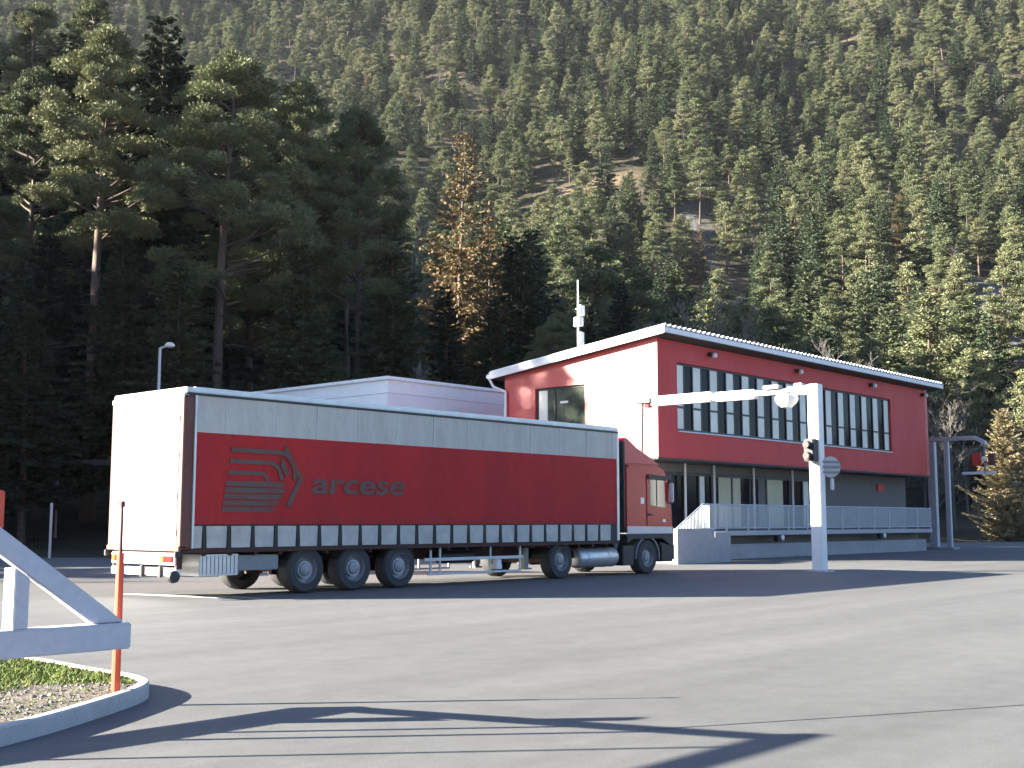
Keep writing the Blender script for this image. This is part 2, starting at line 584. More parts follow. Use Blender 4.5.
po = pb.build("island_gravel", M['pebble'])
tag(po, "loose pebbles strewn over the soil of the kerbed island", "gravel", kind="stuff")


# ------------------------------------------------------------------ snow poles
def snow_pole(x, y, h, label, lean=(0, 0), r=0.03, zsplit=0.75):
    t = thing("snow_pole", label, "marker pole", (x, y, 0.11))
    lx, ly = lean
    b = MB()
    b.tube((x, y, .05), (x + lx * zsplit, y + ly * zsplit, .11 + h * zsplit), r * 1.2, r)
    b.build("lower_tube", M['orange'], t, smooth=True)
    b = MB()
    b.tube((x + lx * zsplit, y + ly * zsplit, .11 + h * zsplit), (x + lx, y + ly, .11 + h), r * .55, r * .4)
    b.tube((x + lx, y + ly, .11 + h), (x + lx, y + ly, .16 + h), r * .8, r * .75)
    b.build("upper_rod", M['pole_dark'], t, smooth=True)
    return t


snow_pole(-7.505, -10.82, 1.46, "slim orange snow pole with dark upper rod standing at the tip of the kerbed island", (0.0, 0.0))

# ------------------------------------------------------------------ sliding gate
gt = thing("sliding_gate", "grey white sliding gate with a triangular braced tail over the kerbed island", "gate", (-12, -11.1, 0))
YG = -11.1
b = box(-22, -7.6, YG - .09, YG + .09, .48, .68)
b.build("bottom_beam", M['gate'], gt, bevel=.012)
b = MB(); b.prism_y([(-7.90, .685), (-7.64, .685), (-9.80, 2.25), (-10.06, 2.25)], YG - .05, YG + .05)
b.build("brace", M['gate'], gt, bevel=.008)
box(-22, -9.84, YG - .06, YG + .06, 2.252, 2.38).build("top_rail", M['gate'], gt, bevel=.01)
b = MB(); b.prism_y([(-8.545, .682), (-8.43, .682), (-8.43, 1.045), (-8.545, 1.125)], YG - .085, YG + .085)
b.build("upright", M['gate'], gt, bevel=.006)
box(-8.80, -8.615, YG - .03, YG + .03, 1.40, 1.68).build("orange_reflector", M['orange'], gt, bevel=.01)
for x, top in ((-9.13, 1.62), (-9.52, 1.90)):
    box(x - .02, x + .02, YG - .02, YG + .02, .682, top).build("gate_bar", M['gate'], gt)
bar = None
bars = [-10.42]
x = -13.0
while x > -22:
    bars.append(x); x -= .42
for x in bars:
    box(x - .016, x + .016, YG - .016, YG + .016, .682, 2.25).build("gate_bar", M['gate'], gt)
for x in (-15.5, -19.5):
    b = box(x - .09, x + .09, YG + .13, YG + .31, .0, 2.7)
    b.build("guide_post", M['galv'], gt, bevel=.01)
    b = box(x - .12, x + .12, YG - .14, YG + .14, .0, .46)
    b.build("roller_carriage", M['galv_dark'], gt, bevel=.01)


# ------------------------------------------------------------------ articulated truck
tk = thing("articulated_truck", "red articulated lorry with grey topped curtain trailer parked in the yard", "truck", (6.8, 1.27, 0))
TL, TW = 13.6, 2.55


def curtain(name, y, out, parent):
    """curtain side with shallow vertical folds; out = -1 near side, +1 far side"""
    b = MB()
    xs = np.arange(0.22, 13.521, 0.07)
    zs = [1.40, 1.6, 2.1, 2.6, 3.14, 3.15, 3.45, 3.85]
    def off(x, z):
        k = (x % 0.555) / 0.555
        return out * (0.006 * abs(math.sin(PI * k)) * (1 - (z - 1.4) / 3.5) + .004 * math.sin(x * 2.1 + z) + .002 * math.sin(x * 7.3))
    idx = {}
    for i, x in enumerate(xs):
        for j, z in enumerate(zs):
            idx[i, j] = len(b.v)
            b.v.append((x, y + out * .022 + off(x, z), z))
    for i in range(len(xs) - 1):
        for j in range(len(zs) - 1):
            b.f.append((idx[i, j], idx[i + 1, j], idx[i + 1, j + 1], idx[i, j + 1]))
            b.m.append(0 if zs[j] < 3.145 else 1)
    o = b.build(name, [M['curtain_red'], M['curtain_grey']], parent, smooth=True)
    return o


# load box core (dark, just behind the curtains), floor and roof
box(0.10, 13.56, 0.03, TW - .03, 1.02, 3.86).build("load_box", M['black'], tk)
cn = curtain("side_curtain", 0.0, -1, tk)
curtain("side_curtain", TW, 1, tk)
# panel seams in the grey upper band
for i, x in enumerate(np.arange(0.9, 13.4, 1.13)):
    box(x, x + .012, -.036, -.020, 3.16, 3.84).build("curtain_seam", M['alu'], cn)
b = box(0.0, TL, -.035, TW + .035, 3.90, 4.0)
b.build("roof_rail", M['alu'], tk, bevel=.02)
box(0.02, TL - .02, -.040, TW + .040, 3.852, 3.899).build("curtain_track", M['black'], tk)
box(0.25, TL - .1, .05, TW - .05, 4.001, 4.02).build("roof_sheet", M['trailer_white'], tk)
box(0.0, TL, -.02, TW + .02, .86, .945).build("side_rail", M['chassis'], tk, bevel=.008)
# skirt pockets between the buckle straps
def skirts(y, out):
    for i in range(24):
        xs0 = .49 + (i - 1) * .5555
        x0, x1 = max(.2, xs0 + .045), min(13.5, xs0 + .5555 - .045)
        if x1 - x0 < .1: continue
        b = MB()
        jit = random.uniform(-.012, .012)
        y0 = y + out * .012; y1 = y + out * .03
        pr_ = [(x0 + .015, .955), (x1 - .015, .955), (x1 + jit * .5, 1.37), (x0 + jit * .5, 1.37)]
        b.prism_y(pr_, min(y0, y1), max(y0, y1))
        b.build("skirt_flap", M['skirt'], tk, bevel=.006)
    for i in range(24):
        x0 = .49 + (i) * .5555
        if x0 > 13.4: continue
        ya, yb = y + out * .008, y + out * .022
        box(x0 - .022, x0 + .022, min(ya, yb), max(ya, yb), .9, 1.43).build("buckle_strap", M['strap'], tk)


skirts(0.0, -1)
box(.2, 13.5, -.010, .028, .947, 1.398).build("strap_backing", M['strap'], tk)
box(.2, 13.5, TW - .028, TW + .02, .947, 1.398).build("strap_backing", M['skirt'], tk)
# rear: frame posts, header, doors with gaskets, lock rods, light bar, bumper
for y0, y1 in ((-.02, .115), (TW - .115, TW + .02)):
    box(-.03, .2, y0, y1, .95, 3.855).build("corner_post", M['corner_post'], tk, bevel=.012)
box(.201, .245, -.05, -.0, .95, 3.85).build("curtain_pole", M['alu'], tk)
box(-.045, .1, -.02, TW + .02, 3.80, 3.9).build("rear_header", M['trailer_white'], tk, bevel=.01)
for y0, y1 in ((.125, TW / 2 - .008), (TW / 2 + .008, TW - .125)):
    dr = box(-.035, .09, y0, y1, 1.0, 3.775).build("rear_door", M['trailer_white'], tk, bevel=.01)
    for yy in (y0 + .22, y1 - .22):
        b = MB(); b.tube((-.052, yy, .98), (-.052, yy, 3.78), .013)
        b.build("lock_rod", M['trailer_white'], dr, smooth=True)
    for z in (1.25, 1.95, 2.7, 3.4):
        e0 = y0 - .02 if y0 < 1 else y1 - .1
        box(-.05, -.036, e0, e0 + .12, z - .05, z + .05).build("hinge", M['trailer_white'], dr)
box(-.06, .12, -.02, TW + .02, .90, .995).build("rear_sill", M['corner_post'], tk, bevel=.01)
b = box(-.07, -.061, .3, TW - .3, .915, .985); b.build("reflector_strip", M['trailer_white'], tk)
ub = box(-.02, .10, .12, TW - .12, .43, .58).build("underrun_bar", M['trailer_white'], tk, bevel=.015)
lb = box(-.03, .06, .14, TW - .14, .64, .86).build("light_bar", M['trailer_white'], tk, bevel=.012)
for y in (.2, TW - .2 - .4):
    l_ = box(-.062, -.031, y, y + .4, .69, .81).build("tail_light", M['red_lens'], tk, bevel=.008)
    box(-.066, -.060, y + .28, y + .38, .70, .80).build("indicator", M['amber_lens'], l_)
for y in (.55, 1.2, 1.95):
    box(-.075, -.021, y, y + .09, .40, .62).build("bumper_buffer", M['black'], ub, bevel=.01)
for y in (.12, TW - .2):
    box(.0, .12, y, y + .07, .56, .88).build("bumper_bracket", M['chassis'], tk)
b = MB(); b.lathe([(-.0, .11), (.05, .12), (.1, .11)], (-.09, .02, .43), 'Y', 16)
b.build("rubber_buffer", M['black'], tk, smooth=True)
for y in (-.0, TW - .05):
    b = box(-.12, .0, y - .02, y + .05, .78, .9); b.build("marker_lamp", M['black'], tk, bevel=.01)
# chassis rails and cross members
for y in (.78, 1.62):
    box(.3, 13.2, y, y + .14, .58, .86).build("chassis_rail", M['chassis'], tk)
b = MB()
for x in np.arange(.5, 13.3, .6):
    b.box(x, x + .09, .05, TW - .05, .80, .859)
b.build("cross_member", M['chassis'], tk)
# pallet box, mudguards, air tank, side guard, landing legs
pbx = box(.46, 1.35, .06, .75, .42, .83).build("pallet_box", M['alu'], tk, bevel=.015)
b = MB()
for x in np.arange(.52, 1.33, .09):
    b.box(x, x + .012, .05, .0605, .45, .80)
b.build("box_rib", M['galv_dark'], pbx)
box(1.36, 2.35, .12, .7, .50, .80).build("tool_box", M['galv_dark'], tk, bevel=.015)


def wheel(x, y, out, r=.475, w=.36, dual=False):
    """out=-1: outer face towards -Y"""
    b = MB()
    pr_ = [(0, r * .60), (.01, r * .78), (.0, r * .90), (.03, r * .975), (.07, r), (w - .07, r), (w - .03, r * .975), (w, r * .9), (w, r * .6), (w - .06, r * .59), (.06, r * .59), (0, r * .60)]
    ty = y if out < 0 else y - w
    b.lathe(pr_ if out < 0 else [(w - a, q) for a, q in pr_[::-1]], (x, ty, r), 'Y', 40, cap=False)
    t = b.build("wheel", M['tyre'], tk, smooth=True)
    b = MB()
    sgn = 1 if out < 0 else -1
    pr_ = [(.012, r * .61), (.0, r * .585), (.02, r * .56), (.10, r * .52), (.13, r * .36), (.10, r * .30), (.02, r * .285), (.005, r * .2), (.0, r * .15)]
    pr_ = [(sgn * a, q) for a, q in pr_]
    b.lathe(pr_, (x, y, r), 'Y', 32, cap='end')
    b.build("rim", M['rim'], t, smooth=True)
    b = MB()
    b.lathe([(sgn * .088, r * .30), (sgn * .05, r * .31), (sgn * .05, r * .36), (sgn * .105, r * .37)], (x, y, r), 'Y', 24)
    b.build("hub_ring", M['galv'], t, smooth=True)
    return t


for ax in (2.99, 4.29, 5.60):
    wheel(ax, .03, -1); wheel(ax, TW - .03, 1)
    b = MB(); b.tube((ax, .35, .475), (ax, TW - .35, .475), .075, n=12)
    b.build("axle", M['chassis'], tk, smooth=True)
    for y0, y1 in ((.05, .5), (TW - .5, TW - .05)):
        b = MB()
        N = 10
        for k in range(N):
            a0, a1 = PI * (.18 + .64 * k / N), PI * (.18 + .64 * (k + 1) / N)
            r0, r1 = .535, .55
            P = lambda r, a: (ax + r * math.cos(a), .475 + r * math.sin(a) * .62 + .02)
            b.prism_y([P(r0, a0), P(r1, a0), P(r1, a1), P(r0, a1)], y0, y1)
        b.build("mudguard", M['black'], tk)
    # axle brackets
    for y in (.8, 1.64):
        box(ax - .3, ax + .1, y, y + .1, .36, .60).build("axle_hanger", M['chassis'], tk)
for y in (.02, TW - .06):
    sg = MB()
    sg.box(6.33, 9.70, y, y + .04, .56, .63)
    sg.box(6.45, 9.60, y, y + .04, .24, .29)
    g_ = sg.build("side_guard", M['galv'], tk, bevel=.006)
    for x in (6.55, 6.85, 8.55, 9.62):
        box(x, x + .05, y + .041, y + .07, .24, .86).build("guard_bracket", M['galv'], g_)
for y in (.35, TW - .5):
    ll = box(10.15, 10.29, y, y + .14, .30, .80).build("landing_leg", M['galv_dark'], tk, bevel=.01)
    box(10.08, 10.36, y - .04, y + .18, .26, .30).build("foot_plate", M['galv_dark'], ll, bevel=.005)
b = MB(); b.tube((7.2, .45, .62), (8.3, .45, .62), .14, n=16)
b.build("air_tank", M['black'], tk, smooth=True)
box(8.78, 8.95, .05, .20, .32, .55).build("control_box", M['trailer_white'], tk, bevel=.01)
box(9.05, 9.25, .30, .50, .30, .42).build("wheel_chock", M['trailer_white'], tk, bevel=.01)
# front bulkhead
box(13.54, 13.60, .02, TW - .02, .95, 3.86).build("front_bulkhead", M['trailer_white'], tk)
box(13.50, 13.62, -.03, .06, .95, 3.86).build("front_post", M['alu'], tk, bevel=.01)
box(13.50, 13.62, TW - .06, TW + .03, .95, 3.86).build("front_post", M['alu'], tk, bevel=.01)
# tractor unit
for ax, rr in ((11.22, .475), (15.01, .475)):
    wheel(ax, .05, -1, rr); wheel(ax, TW - .05, 1, rr)
    b = MB(); b.tube((ax, .35, .475), (ax, TW - .35, .475), .09, n=12)
    b.build("axle", M['chassis'], tk, smooth=True)
for y in (.82, 1.6):
    box(10.5, 16.0, y, y + .12, .50, .78).build("tractor_frame", M['black'], tk)
for y0, y1 in ((.06, .6), (TW - .6, TW - .06)):
    b = MB()
    N = 12
    P = lambda r, a: (11.22 + r * math.cos(a), .475 + r * math.sin(a) * .72 + .02)
    for k in range(N):
        a0, a1 = PI * (.02 + .96 * k / N), PI * (.02 + .96 * (k + 1) / N)
        b.prism_y([P(.54, a0), P(.555, a0), P(.555, a1), P(.54, a1)], y0, y1)
    b.build("rear_mudguard", M['black'], tk)
b = MB(); b.lathe([(0, .20), (.03, .25), (.06, .262), (1.62, .262), (1.65, .25), (1.68, .20)], (12.10, .36, .50), 'X', 24)
ft = b.build("fuel_tank", M['alu'], tk, smooth=True)
b = MB()
for x in (12.42, 13.3):
    b.lathe([(0, .264), (.0, .270), (.05, .270), (.05, .264)], (x, .36, .50), 'X', 24)
b.build("tank_strap", M['galv'], ft)
b = MB(); b.tube((12.95, .30, .76), (12.95, .30, .80), .05, n=12); b.build("filler_cap", M['black'], ft)
box(12.2, 13.7, TW - .6, TW - .08, .28, .76).build("battery_box", M['black'], tk, bevel=.02)
box(13.85, 14.38, .06, .5, .26, .80).build("step_box", M['black'], tk, bevel=.02)
# cab shell
prof = [(14.03, 1.20), (14.03, 2.93), (14.20, 3.02), (15.55, 3.02), (15.88, 2.93), (16.05, 2.66), (16.17, 2.05), (16.24, 1.72), (16.27, 1.25), (16.24, 1.20)]
cab = MB(); cab.prism_y(prof, .05, TW - .05)
cb = cab.build("cab", M['cab_red'], tk, bevel=.05, smooth=True)
dprof = [(14.05, 3.03), (14.05, 3.70), (14.16, 3.79), (14.34, 3.77), (14.75, 3.52), (15.45, 3.24), (15.86, 3.03)]
dfl = MB()
def narrow(z): return .10 + .10 * max(0, z - 3.0)
i0 = len(dfl.v)
dfl.solid([(x, TW - narrow(z) - .02, z) for x, z in dprof], [(x, narrow(z) + .02, z) for x, z in dprof])
dfl.build("roof_deflector", M['cab_red'], cb, bevel=.04, smooth=True)
box(13.96, 14.028, .08, TW - .08, 1.15, 3.66).build("cab_rear_panel", M['black'], cb)
# cab side: door, window, handle, stripe, lower white panel
for side, y, out in ((0, .05, -1), (1, TW - .05, 1)):
    def pz(pp, name, mt, t0, t1, par, bev=.0):
        ya, yb = y + out * t0, y + out * t1
        bb = MB(); bb.prism_y(pp, min(ya, yb), max(ya, yb))
        return bb.build(name, mt, par, bevel=bev)
    dor = pz([(14.98, 1.34), (15.98, 1.34), (16.02, 1.72), (15.95, 2.1), (15.86, 2.70), (14.98, 2.74)], "cab_door", M['cab_red'], .002, .022, cb, .006)
    pz([(15.10, 1.92), (15.90, 1.84), (15.84, 2.30), (15.80, 2.68), (15.10, 2.70)], "door_window", M['cab_glass'], .0235, .028, dor)
    pz([(15.02, 2.64), (15.90, 2.62), (15.96, 2.74), (15.02, 2.78)], "window_visor", M['black'], .0285, .06, dor, .004)
    pz([(15.42, 1.90), (15.46, 1.90), (15.46, 2.63), (15.42, 2.63)], "window_bar", M['black'], .029, .034, dor)
    pz([(15.02, 1.62), (15.2, 1.62), (15.2, 1.68), (15.02, 1.68)], "door_handle", M['black'], .023, .05, dor, .004)
    pz([(14.70, 1.95), (14.86, 1.95), (14.86, 2.12), (14.70, 2.12)], "side_sticker", M['lamp_glass'], .002, .006, cb)
    pz([(14.04, 1.12), (16.20, 1.12), (16.22, 1.31), (14.04, 1.33)], "sill_panel", M['cab_white'], .003, .03, cb, .006)
    pz([(14.03, .86), (14.35, .98), (15.70, .98), (15.95, .86), (16.22, .70), (16.26, 1.115), (14.03, 1.115)], "wheel_arch", M['black'], -.35, .02, cb, .01)
    N = 12
    bb = MB()
    P = lambda r, a: (15.01 + r * math.cos(a), .475 + r * math.sin(a))
    for k in range(N):
        a0, a1 = PI * (-.05 + 1.08 * k / N), PI * (-.05 + 1.08 * (k + 1) / N)
        ya, yb = y + out * -.40, y + out * .01
        bb.prism_y([P(.54, a0), P(.57, a0), P(.57, a1), P(.54, a1)], min(ya, yb), max(ya, yb))
    bb.build("fender", M['galv_dark'], cb)
    # mirror
    ym = y + out * .10
    mr = box(16.02, 16.12, ym - .07, ym + .07, 2.0, 2.56).build("mirror", M['cab_white'], cb, bevel=.03)
    bb = MB(); bb.tube((16.0, y, 2.56), (16.12, ym, 2.54), .015); bb.tube((16.05, y, 1.98), (16.12, ym, 1.99), .015)
    bb.build("mirror_arm", M['black'], mr)
    pz([(15.72, 1.44), (15.86, 1.44), (15.86, 1.52), (15.72, 1.52)], "side_indicator", M['lamp_glass'], .023, .035, dor, .006)
# dark sun visor, windscreen, grille, bumper, headlights
b = MB(); b.solid([(15.10, TW + .00, 2.72), (16.32, TW - .10, 2.60), (16.32, .10, 2.60), (15.10, .0, 2.72)][::-1],
                  [(15.10, TW + .0, 2.76), (16.10, TW - .10, 2.80), (16.10, .10, 2.80), (15.10, .0, 2.76)][::-1])
b = box(15.98, 16.30, .08, TW - .08, 2.66, 2.80); b.build("sun_visor", M['black'], cb, bevel=.03)
b = MB()
for (xa, za), (xb, zb) in (((16.065, 2.64), (16.172, 2.08)), ((16.175, 2.07), (16.235, 1.78))):
    b.solid([(xa, .16, za), (xb, .16, zb), (xb, TW - .16, zb), (xa, TW - .16, za)], [(xa + .02, .16, za), (xb + .02, .16, zb), (xb + .02, TW - .16, zb), (xa + .02, TW - .16, za)])
b.build("windscreen", M['cab_glass'], cb)
b = MB()
for z in np.arange(1.02, 1.66, .10):
    b.box(16.265, 16.30, .45, TW - .45, z, z + .06)
b.build("grille", M['black'], cb)
bp = box(15.62, 16.36, .04, TW - .04, .32, .86).build("front_bumper", M['black'], cb, bevel=.06, smooth=True)
for y in (.14, TW - .56):
    box(16.355, 16.375, y, y + .42, .52, .74).build("headlight", M['lamp_glass'], bp, bevel=.006)
for y in (.9, 1.5):
    b = MB(); b.tube((14.3, y, 3.8), (14.3, y, 3.86), .05, n=10)
b = MB(); b.tube((13.85, .3, .7), (13.85, .3, 3.0), .07, n=14); b.tube((13.85, .3, 2.98), (13.80, .3, 3.12), .065, n=14)
b.build("exhaust_stack", M['galv_dark'], tk, smooth=True)

# print on the curtain: striped emblem and the word
def decal(polys, name, par, mt, y=-.038):
    b = MB()
    for q_, p_ in enumerate(polys):
        b.prism_y(p_, y - .0005 * q_, y + .003)
    o = b.build(name, mt, par)
    return o


lx0, lz0 = .86, 1.62            # lower left corner of the emblem, about 1.95 x 1.36
S = []
# lower half: broad block of close stripes with notched right end
for k, (z, w, e) in enumerate([(0.02, 1.25, .0), (.145, 1.36, .0), (.27, 1.46, .0), (.395, 1.52, .0), (.52, 1.50, .0)]):
    S.append([(lx0 + .0 + .02 * k, lz0 + z), (lx0 + w - .08, lz0 + z), (lx0 + w, lz0 + z + .1), (lx0 + .0 + .02 * k, lz0 + z + .1)])
# upper stripes that bend downwards at the right
for k in range(3):
    z = .74 + .22 * k
    xe = .95 + .19 * k
    w = .085
    pts_o, pts_i = [], []
    for q in range(7):
        a = PI / 2 * (1 - q / 6)
        ro = .20 + .14 * k
        cx_, cz_ = lx0 + xe - .05, lz0 + z + w - ro
        pts_o.append((cx_ + ro * math.cos(a), cz_ + ro * math.sin(a)))
        pts_i.append((cx_ + (ro - w) * math.cos(a), cz_ + (ro - w) * math.sin(a)))
    S.append([(lx0 + .12 + .03 * k, lz0 + z), (lx0 + .12 + .03 * k, lz0 + z + w), pts_o[0], pts_i[0]])
    for q in range(6):
        S.append([pts_i[q], pts_o[q], pts_o[q + 1], pts_i[q + 1]])
    S.append([pts_i[-1], pts_o[-1], (pts_o[-1][0] + .02, lz0 + .66), (pts_i[-1][0] + .02, lz0 + .66)])
# arrow head
S.append([(lx0 + 1.50, lz0 + 1.36), (lx0 + 1.94, lz0 + .70), (lx0 + 1.82, lz0 + .70), (lx0 + 1.44, lz0 + 1.22)])
S.append([(lx0 + 1.94, lz0 + .695), (lx0 + 1.62, lz0 + .12), (lx0 + 1.52, lz0 + .16), (lx0 + 1.82, lz0 + .695)])
S.append([(lx0 + 1.40, lz0 + 1.12), (lx0 + 1.60, lz0 + .80), (lx0 + 1.50, lz0 + .74), (lx0 + 1.36, lz0 + .96)])
decal(S, "emblem", cn, M['curtain_print'])


def text_mesh(txt, name, size, mt, loc, rot, par, shear=0.0, bold=0.0, xscale=1.0, depth=.0015):
    cu = bpy.data.curves.new(name, 'FONT')
    cu.body = txt
    cu.size = size
    cu.shear = shear
    cu.offset = bold
    cu.extrude = depth
    tmp = bpy.data.objects.new("tmp_text", cu)
    COL.objects.link(tmp)
    bpy.context.view_layer.update()
    dg = bpy.context.evaluated_depsgraph_get()
    me = bpy.data.meshes.new_from_object(tmp.evaluated_get(dg))
    bpy.data.objects.remove(tmp)
    me.name = name
    me.materials.clear(); me.materials.append(mt)
    o = bpy.data.objects.new(name, me)
    COL.objects.link(o)
    T = Matrix.Translation(loc) @ rot.to_4x4() @ Matrix.Diagonal((xscale, 1, 1, 1))
    me.transform(T)
    if par:
        o.parent = par
        o.matrix_parent_inverse = Matrix.Translation(-parent_world(par))
    return o


ROT_FRONT = Matrix(((1, 0, 0), (0, 0, -1), (0, 1, 0)))     # text plane facing -Y
b = MB()
for x in np.arange(.35, 13.4, .185):
    b.box(x, x + .045, -.0385, -.030, 1.47, 1.495)
b.build("stitching", M['curtain_print'], cn)
text_mesh("arcese", "lettering", .62, M['curtain_print'], (3.02, -.038, 2.04), ROT_FRONT, cn, shear=.12, bold=.012, xscale=1.62)

# ------------------------------------------------------------------ red building
bd = thing("red_building", "red two storey office building with sloping white roof and a loading deck", "building", (35.5, 9, 0))
BX0, BX1, BY0, BY1 = 23.4, 47.6, 5.5, 13.07
SLOPE = 0.119
def rz(y): return 8.30 - SLOPE * (y - 5.0)       # underside of the roof
# upper storey: left face has a window hole, front has the long band
def wall_x(x, t, holes, y0, y1, z0, topf, mt, name, par):
    """wall in a plane of constant x, thickness t inwards (+x), holes list (ya,yb,za,zb)"""
    b = MB()
    ys = sorted({y0, y1} | {h[0] for h in holes} | {h[1] for h in holes})
    for a, c in zip(ys, ys[1:]):
        hs = [h for h in holes if h[0] <= a + 1e-6 and h[1] >= c - 1e-6]
        segs = [(z0, None)] if not hs else [(z0, hs[0][2]), (hs[0][3], None)]
        for za, zb in segs:
            za0, za1 = za, za
            zb0 = topf(a) if zb is None else zb
            zb1 = topf(c) if zb is None else zb
            b.solid([(x, a, za0), (x, c, za1), (x + t, c, za1), (x + t, a, za0)], [(x, a, zb0), (x, c, zb1), (x + t, c, zb1), (x + t, a, zb0)])
    return b.build(name, mt, par)


def wall_y(y, t, holes, x0, x1, z0, z1, mt, name, par):
    b = MB()
    xs = sorted({x0, x1} | {h[0] for h in holes} | {h[1] for h in holes})
    for a, c in zip(xs, xs[1:]):
        hs = [h for h in holes if h[0] <= a + 1e-6 and h[1] >= c - 1e-6]
        segs = [(z0, z1)] if not hs else [(z0, hs[0][2]), (hs[0][3], z1)]
        for za, zb in segs:
            b.box(a, c, y, y + t, za, zb)
    return b.build(name, mt, par)


WL = (8.90, 11.44, 5.15, 6.74)
wall_x(BX0, .28, [WL], BY0, BY1, 3.80, lambda y: rz(y) - .005, M['red_panel'], "side_wall", bd)
WF = (24.68, 43.2, 4.84, 7.42)
wall_y(BY0, .28, [WF], BX0 + .2805, BX1 - .2805, 3.80, rz(5.78) - .005, M['red_front'], "front_wall", bd)
box(BX0 + .003, BX0 + .2800, BY0 - .003, BY0 - .0005, 3.80, rz(5.5) - .005).build("corner_trim", M['red_front'], bd)
wall_x(BX1 - .28, .28, [], BY0, BY1, 3.80, lambda y: rz(y) - .005, M['red_panel'], "side_wall", bd)
box(BX0 + .281, BX1 - .281, BY1 - .3, BY1 - .01, .0, rz(BY1) - .01).build("rear_wall", M['red_panel'], bd)
box(BX0 + .01, BX1 - .01, BY0 + .01, BY1 - .31, 3.72, 3.797).build("soffit", M['soffit'], bd)
box(BX0 + .3, BX1 - .3, BY0 + 3.0, BY0 + 3.1, 3.81, 7.0).build("inner_partition", M['soffit'], bd)
# roof: sloping slab, white fascias, ripple edge
RX0, RX1, RY0, RY1 = 23.12, 48.45, 5.0, 13.65
roof = MB()
roof.solid([(RX0, RY0, rz(RY0)), (RX1, RY0, rz(RY0)), (RX1, RY1, rz(RY1)), (RX0, RY1, rz(RY1))],
           [(RX0, RY0, rz(RY0) + .20), (RX1, RY0, rz(RY0) + .20), (RX1, RY1, rz(RY1) + .20), (RX0, RY1, rz(RY1) + .20)])
rf = roof.build("roof", M['soffit'], bd)
sh = MB()
xs = np.arange(RX0 - .04, RX1 + .05, .11)
rib = lambda i: .085 if i % 3 == 1 else 0.0
for i in range(len(xs) - 1):
    a, c = xs[i], xs[i + 1]
    za, zc = rib(i), rib(i + 1)
    y0, y1 = RY0 - .06, RY1 + .04
    sh.solid([(a, y0, rz(y0) + .225 + za), (c, y0, rz(y0) + .225 + zc), (c, y1, rz(y1) + .225 + zc), (a, y1, rz(y1) + .225 + za)],
             [(a, y0, rz(y0) + .275 + za), (c, y0, rz(y0) + .275 + zc), (c, y1, rz(y1) + .275 + zc), (a, y1, rz(y1) + .275 + za)])
sh.build("roof_sheeting", M['white_metal'], rf)
fx = MB()
fx.solid([(RX0 - .05, RY0 - .05, rz(RY0) - .0), (RX0 - .005, RY0 - .05, rz(RY0) - .0), (RX0 - .005, RY1, rz(RY1) - .0), (RX0 - .05, RY1, rz(RY1) - .0)],
         [(RX0 - .05, RY0 - .05, rz(RY0) + .215), (RX0 - .005, RY0 - .05, rz(RY0) + .215), (RX0 - .005, RY1, rz(RY1) + .215), (RX0 - .05, RY1, rz(RY1) + .215)])
fx.build("fascia", M['white_metal'], rf)
box(RX0 - .004, RX1, RY0 - .05, RY0 - .005, rz(RY0) + .03, rz(RY0) + .215).build("front_fascia", M['white_metal'], rf)
b = MB(); b.tube((RX0 - .03, RY1 + .10, rz(RY1) + .12), (RX1, RY1 + .10, rz(RY1) + .12), .09, n=10)
b.build("gutter", M['white_metal'], rf, smooth=True)
b = MB()
b.tube((RX0 + .02, RY1 + .08, rz(RY1) + .06), (RX0 + .06, RY1 - .15, rz(RY1) - .32), .055)
b.tube((RX0 + .06, RY1 - .15, rz(RY1) - .32), (BX0 - .09, BY1 - .12, rz(RY1) - .55), .055)
b.tube((BX0 - .09, BY1 - .12, rz(RY1) - .55), (BX0 - .09, BY1 - .12, .1), .055)
b.build("downpipe", M['white_metal'], bd, smooth=True)
# side window
wn = MB()
ya, yb, za, zb = WL
xw = BX0 + .10
for q in ((ya, ya + .09, za, zb), (yb - .09, yb, za, zb), (ya + .09, yb - .09, za, za + .09), (ya + .09, yb - .09, zb - .09, zb), (yb - .98, yb - .88, za + .09, zb - .09)):
    wn.box(xw, xw + .1, q[0] + .001, q[1] - .001, q[2] + .001, q[3] - .001)
w1 = wn.build("side_window", M['dark_frame'], bd)
box(xw + .04, xw + .06, ya + .09, yb - .98, za + .09, zb - .09).build("pane", M['glass_green'], w1)
box(xw + .04, xw + .06, yb - .88, yb - .09, za + .09, zb - .09).build("pane", M['glass_green'], w1)
box(xw + .021, xw + .039, yb - .55, yb - .1, za + .1, zb - .1).build("blind", M['blind'], w1)
box(xw + .033, xw + .039, ya + .95, ya + 1.35, za + .93, za + 1.02).build("window_notice", M['lamp_glass'], w1)  # small pale spot on the green pane
# long front window band: pale panels imitate sky and hill reflections, dark openings between
x0, x1, z0, z1 = WF
yw = BY0 + .09
wf = MB()
wf.box(x0 + .001, x1 - .001, yw, yw + .12, z0 + .001, z0 + .08)
wf.box(x0 + .001, x1 - .001, yw, yw + .12, z1 - .08, z1 - .001)
NM = 31
mod = (x1 - x0) / NM
for i in range(NM + 1):
    xx = min(max(x0 + i * mod, x0 + .03), x1 - .03)
    wf.box(xx - .028, xx + .028, yw, yw + .12, z0 + .081, z1 - .081)
w2 = wf.build("front_window", M['dark_frame'], bd)
for i in range(NM):
    a, c = x0 + i * mod + .03, x0 + (i + 1) * mod - .03
    if i % 2 == 0:
        b = box(a, c, yw + .02, yw + .04, z0 + .082, z1 - .082)
        o = b.build("blind_panel", M['blind'], w2)
        box(a, c, yw + .008, yw + .0195, z0 + .86, z0 + .94).build("transom", M['dark_frame'], w2)
box(x0 + .03, x1 - .03, yw + .045, yw + .06, z0 + .082, z1 - .082).build("glazing", M['glass'], w2)
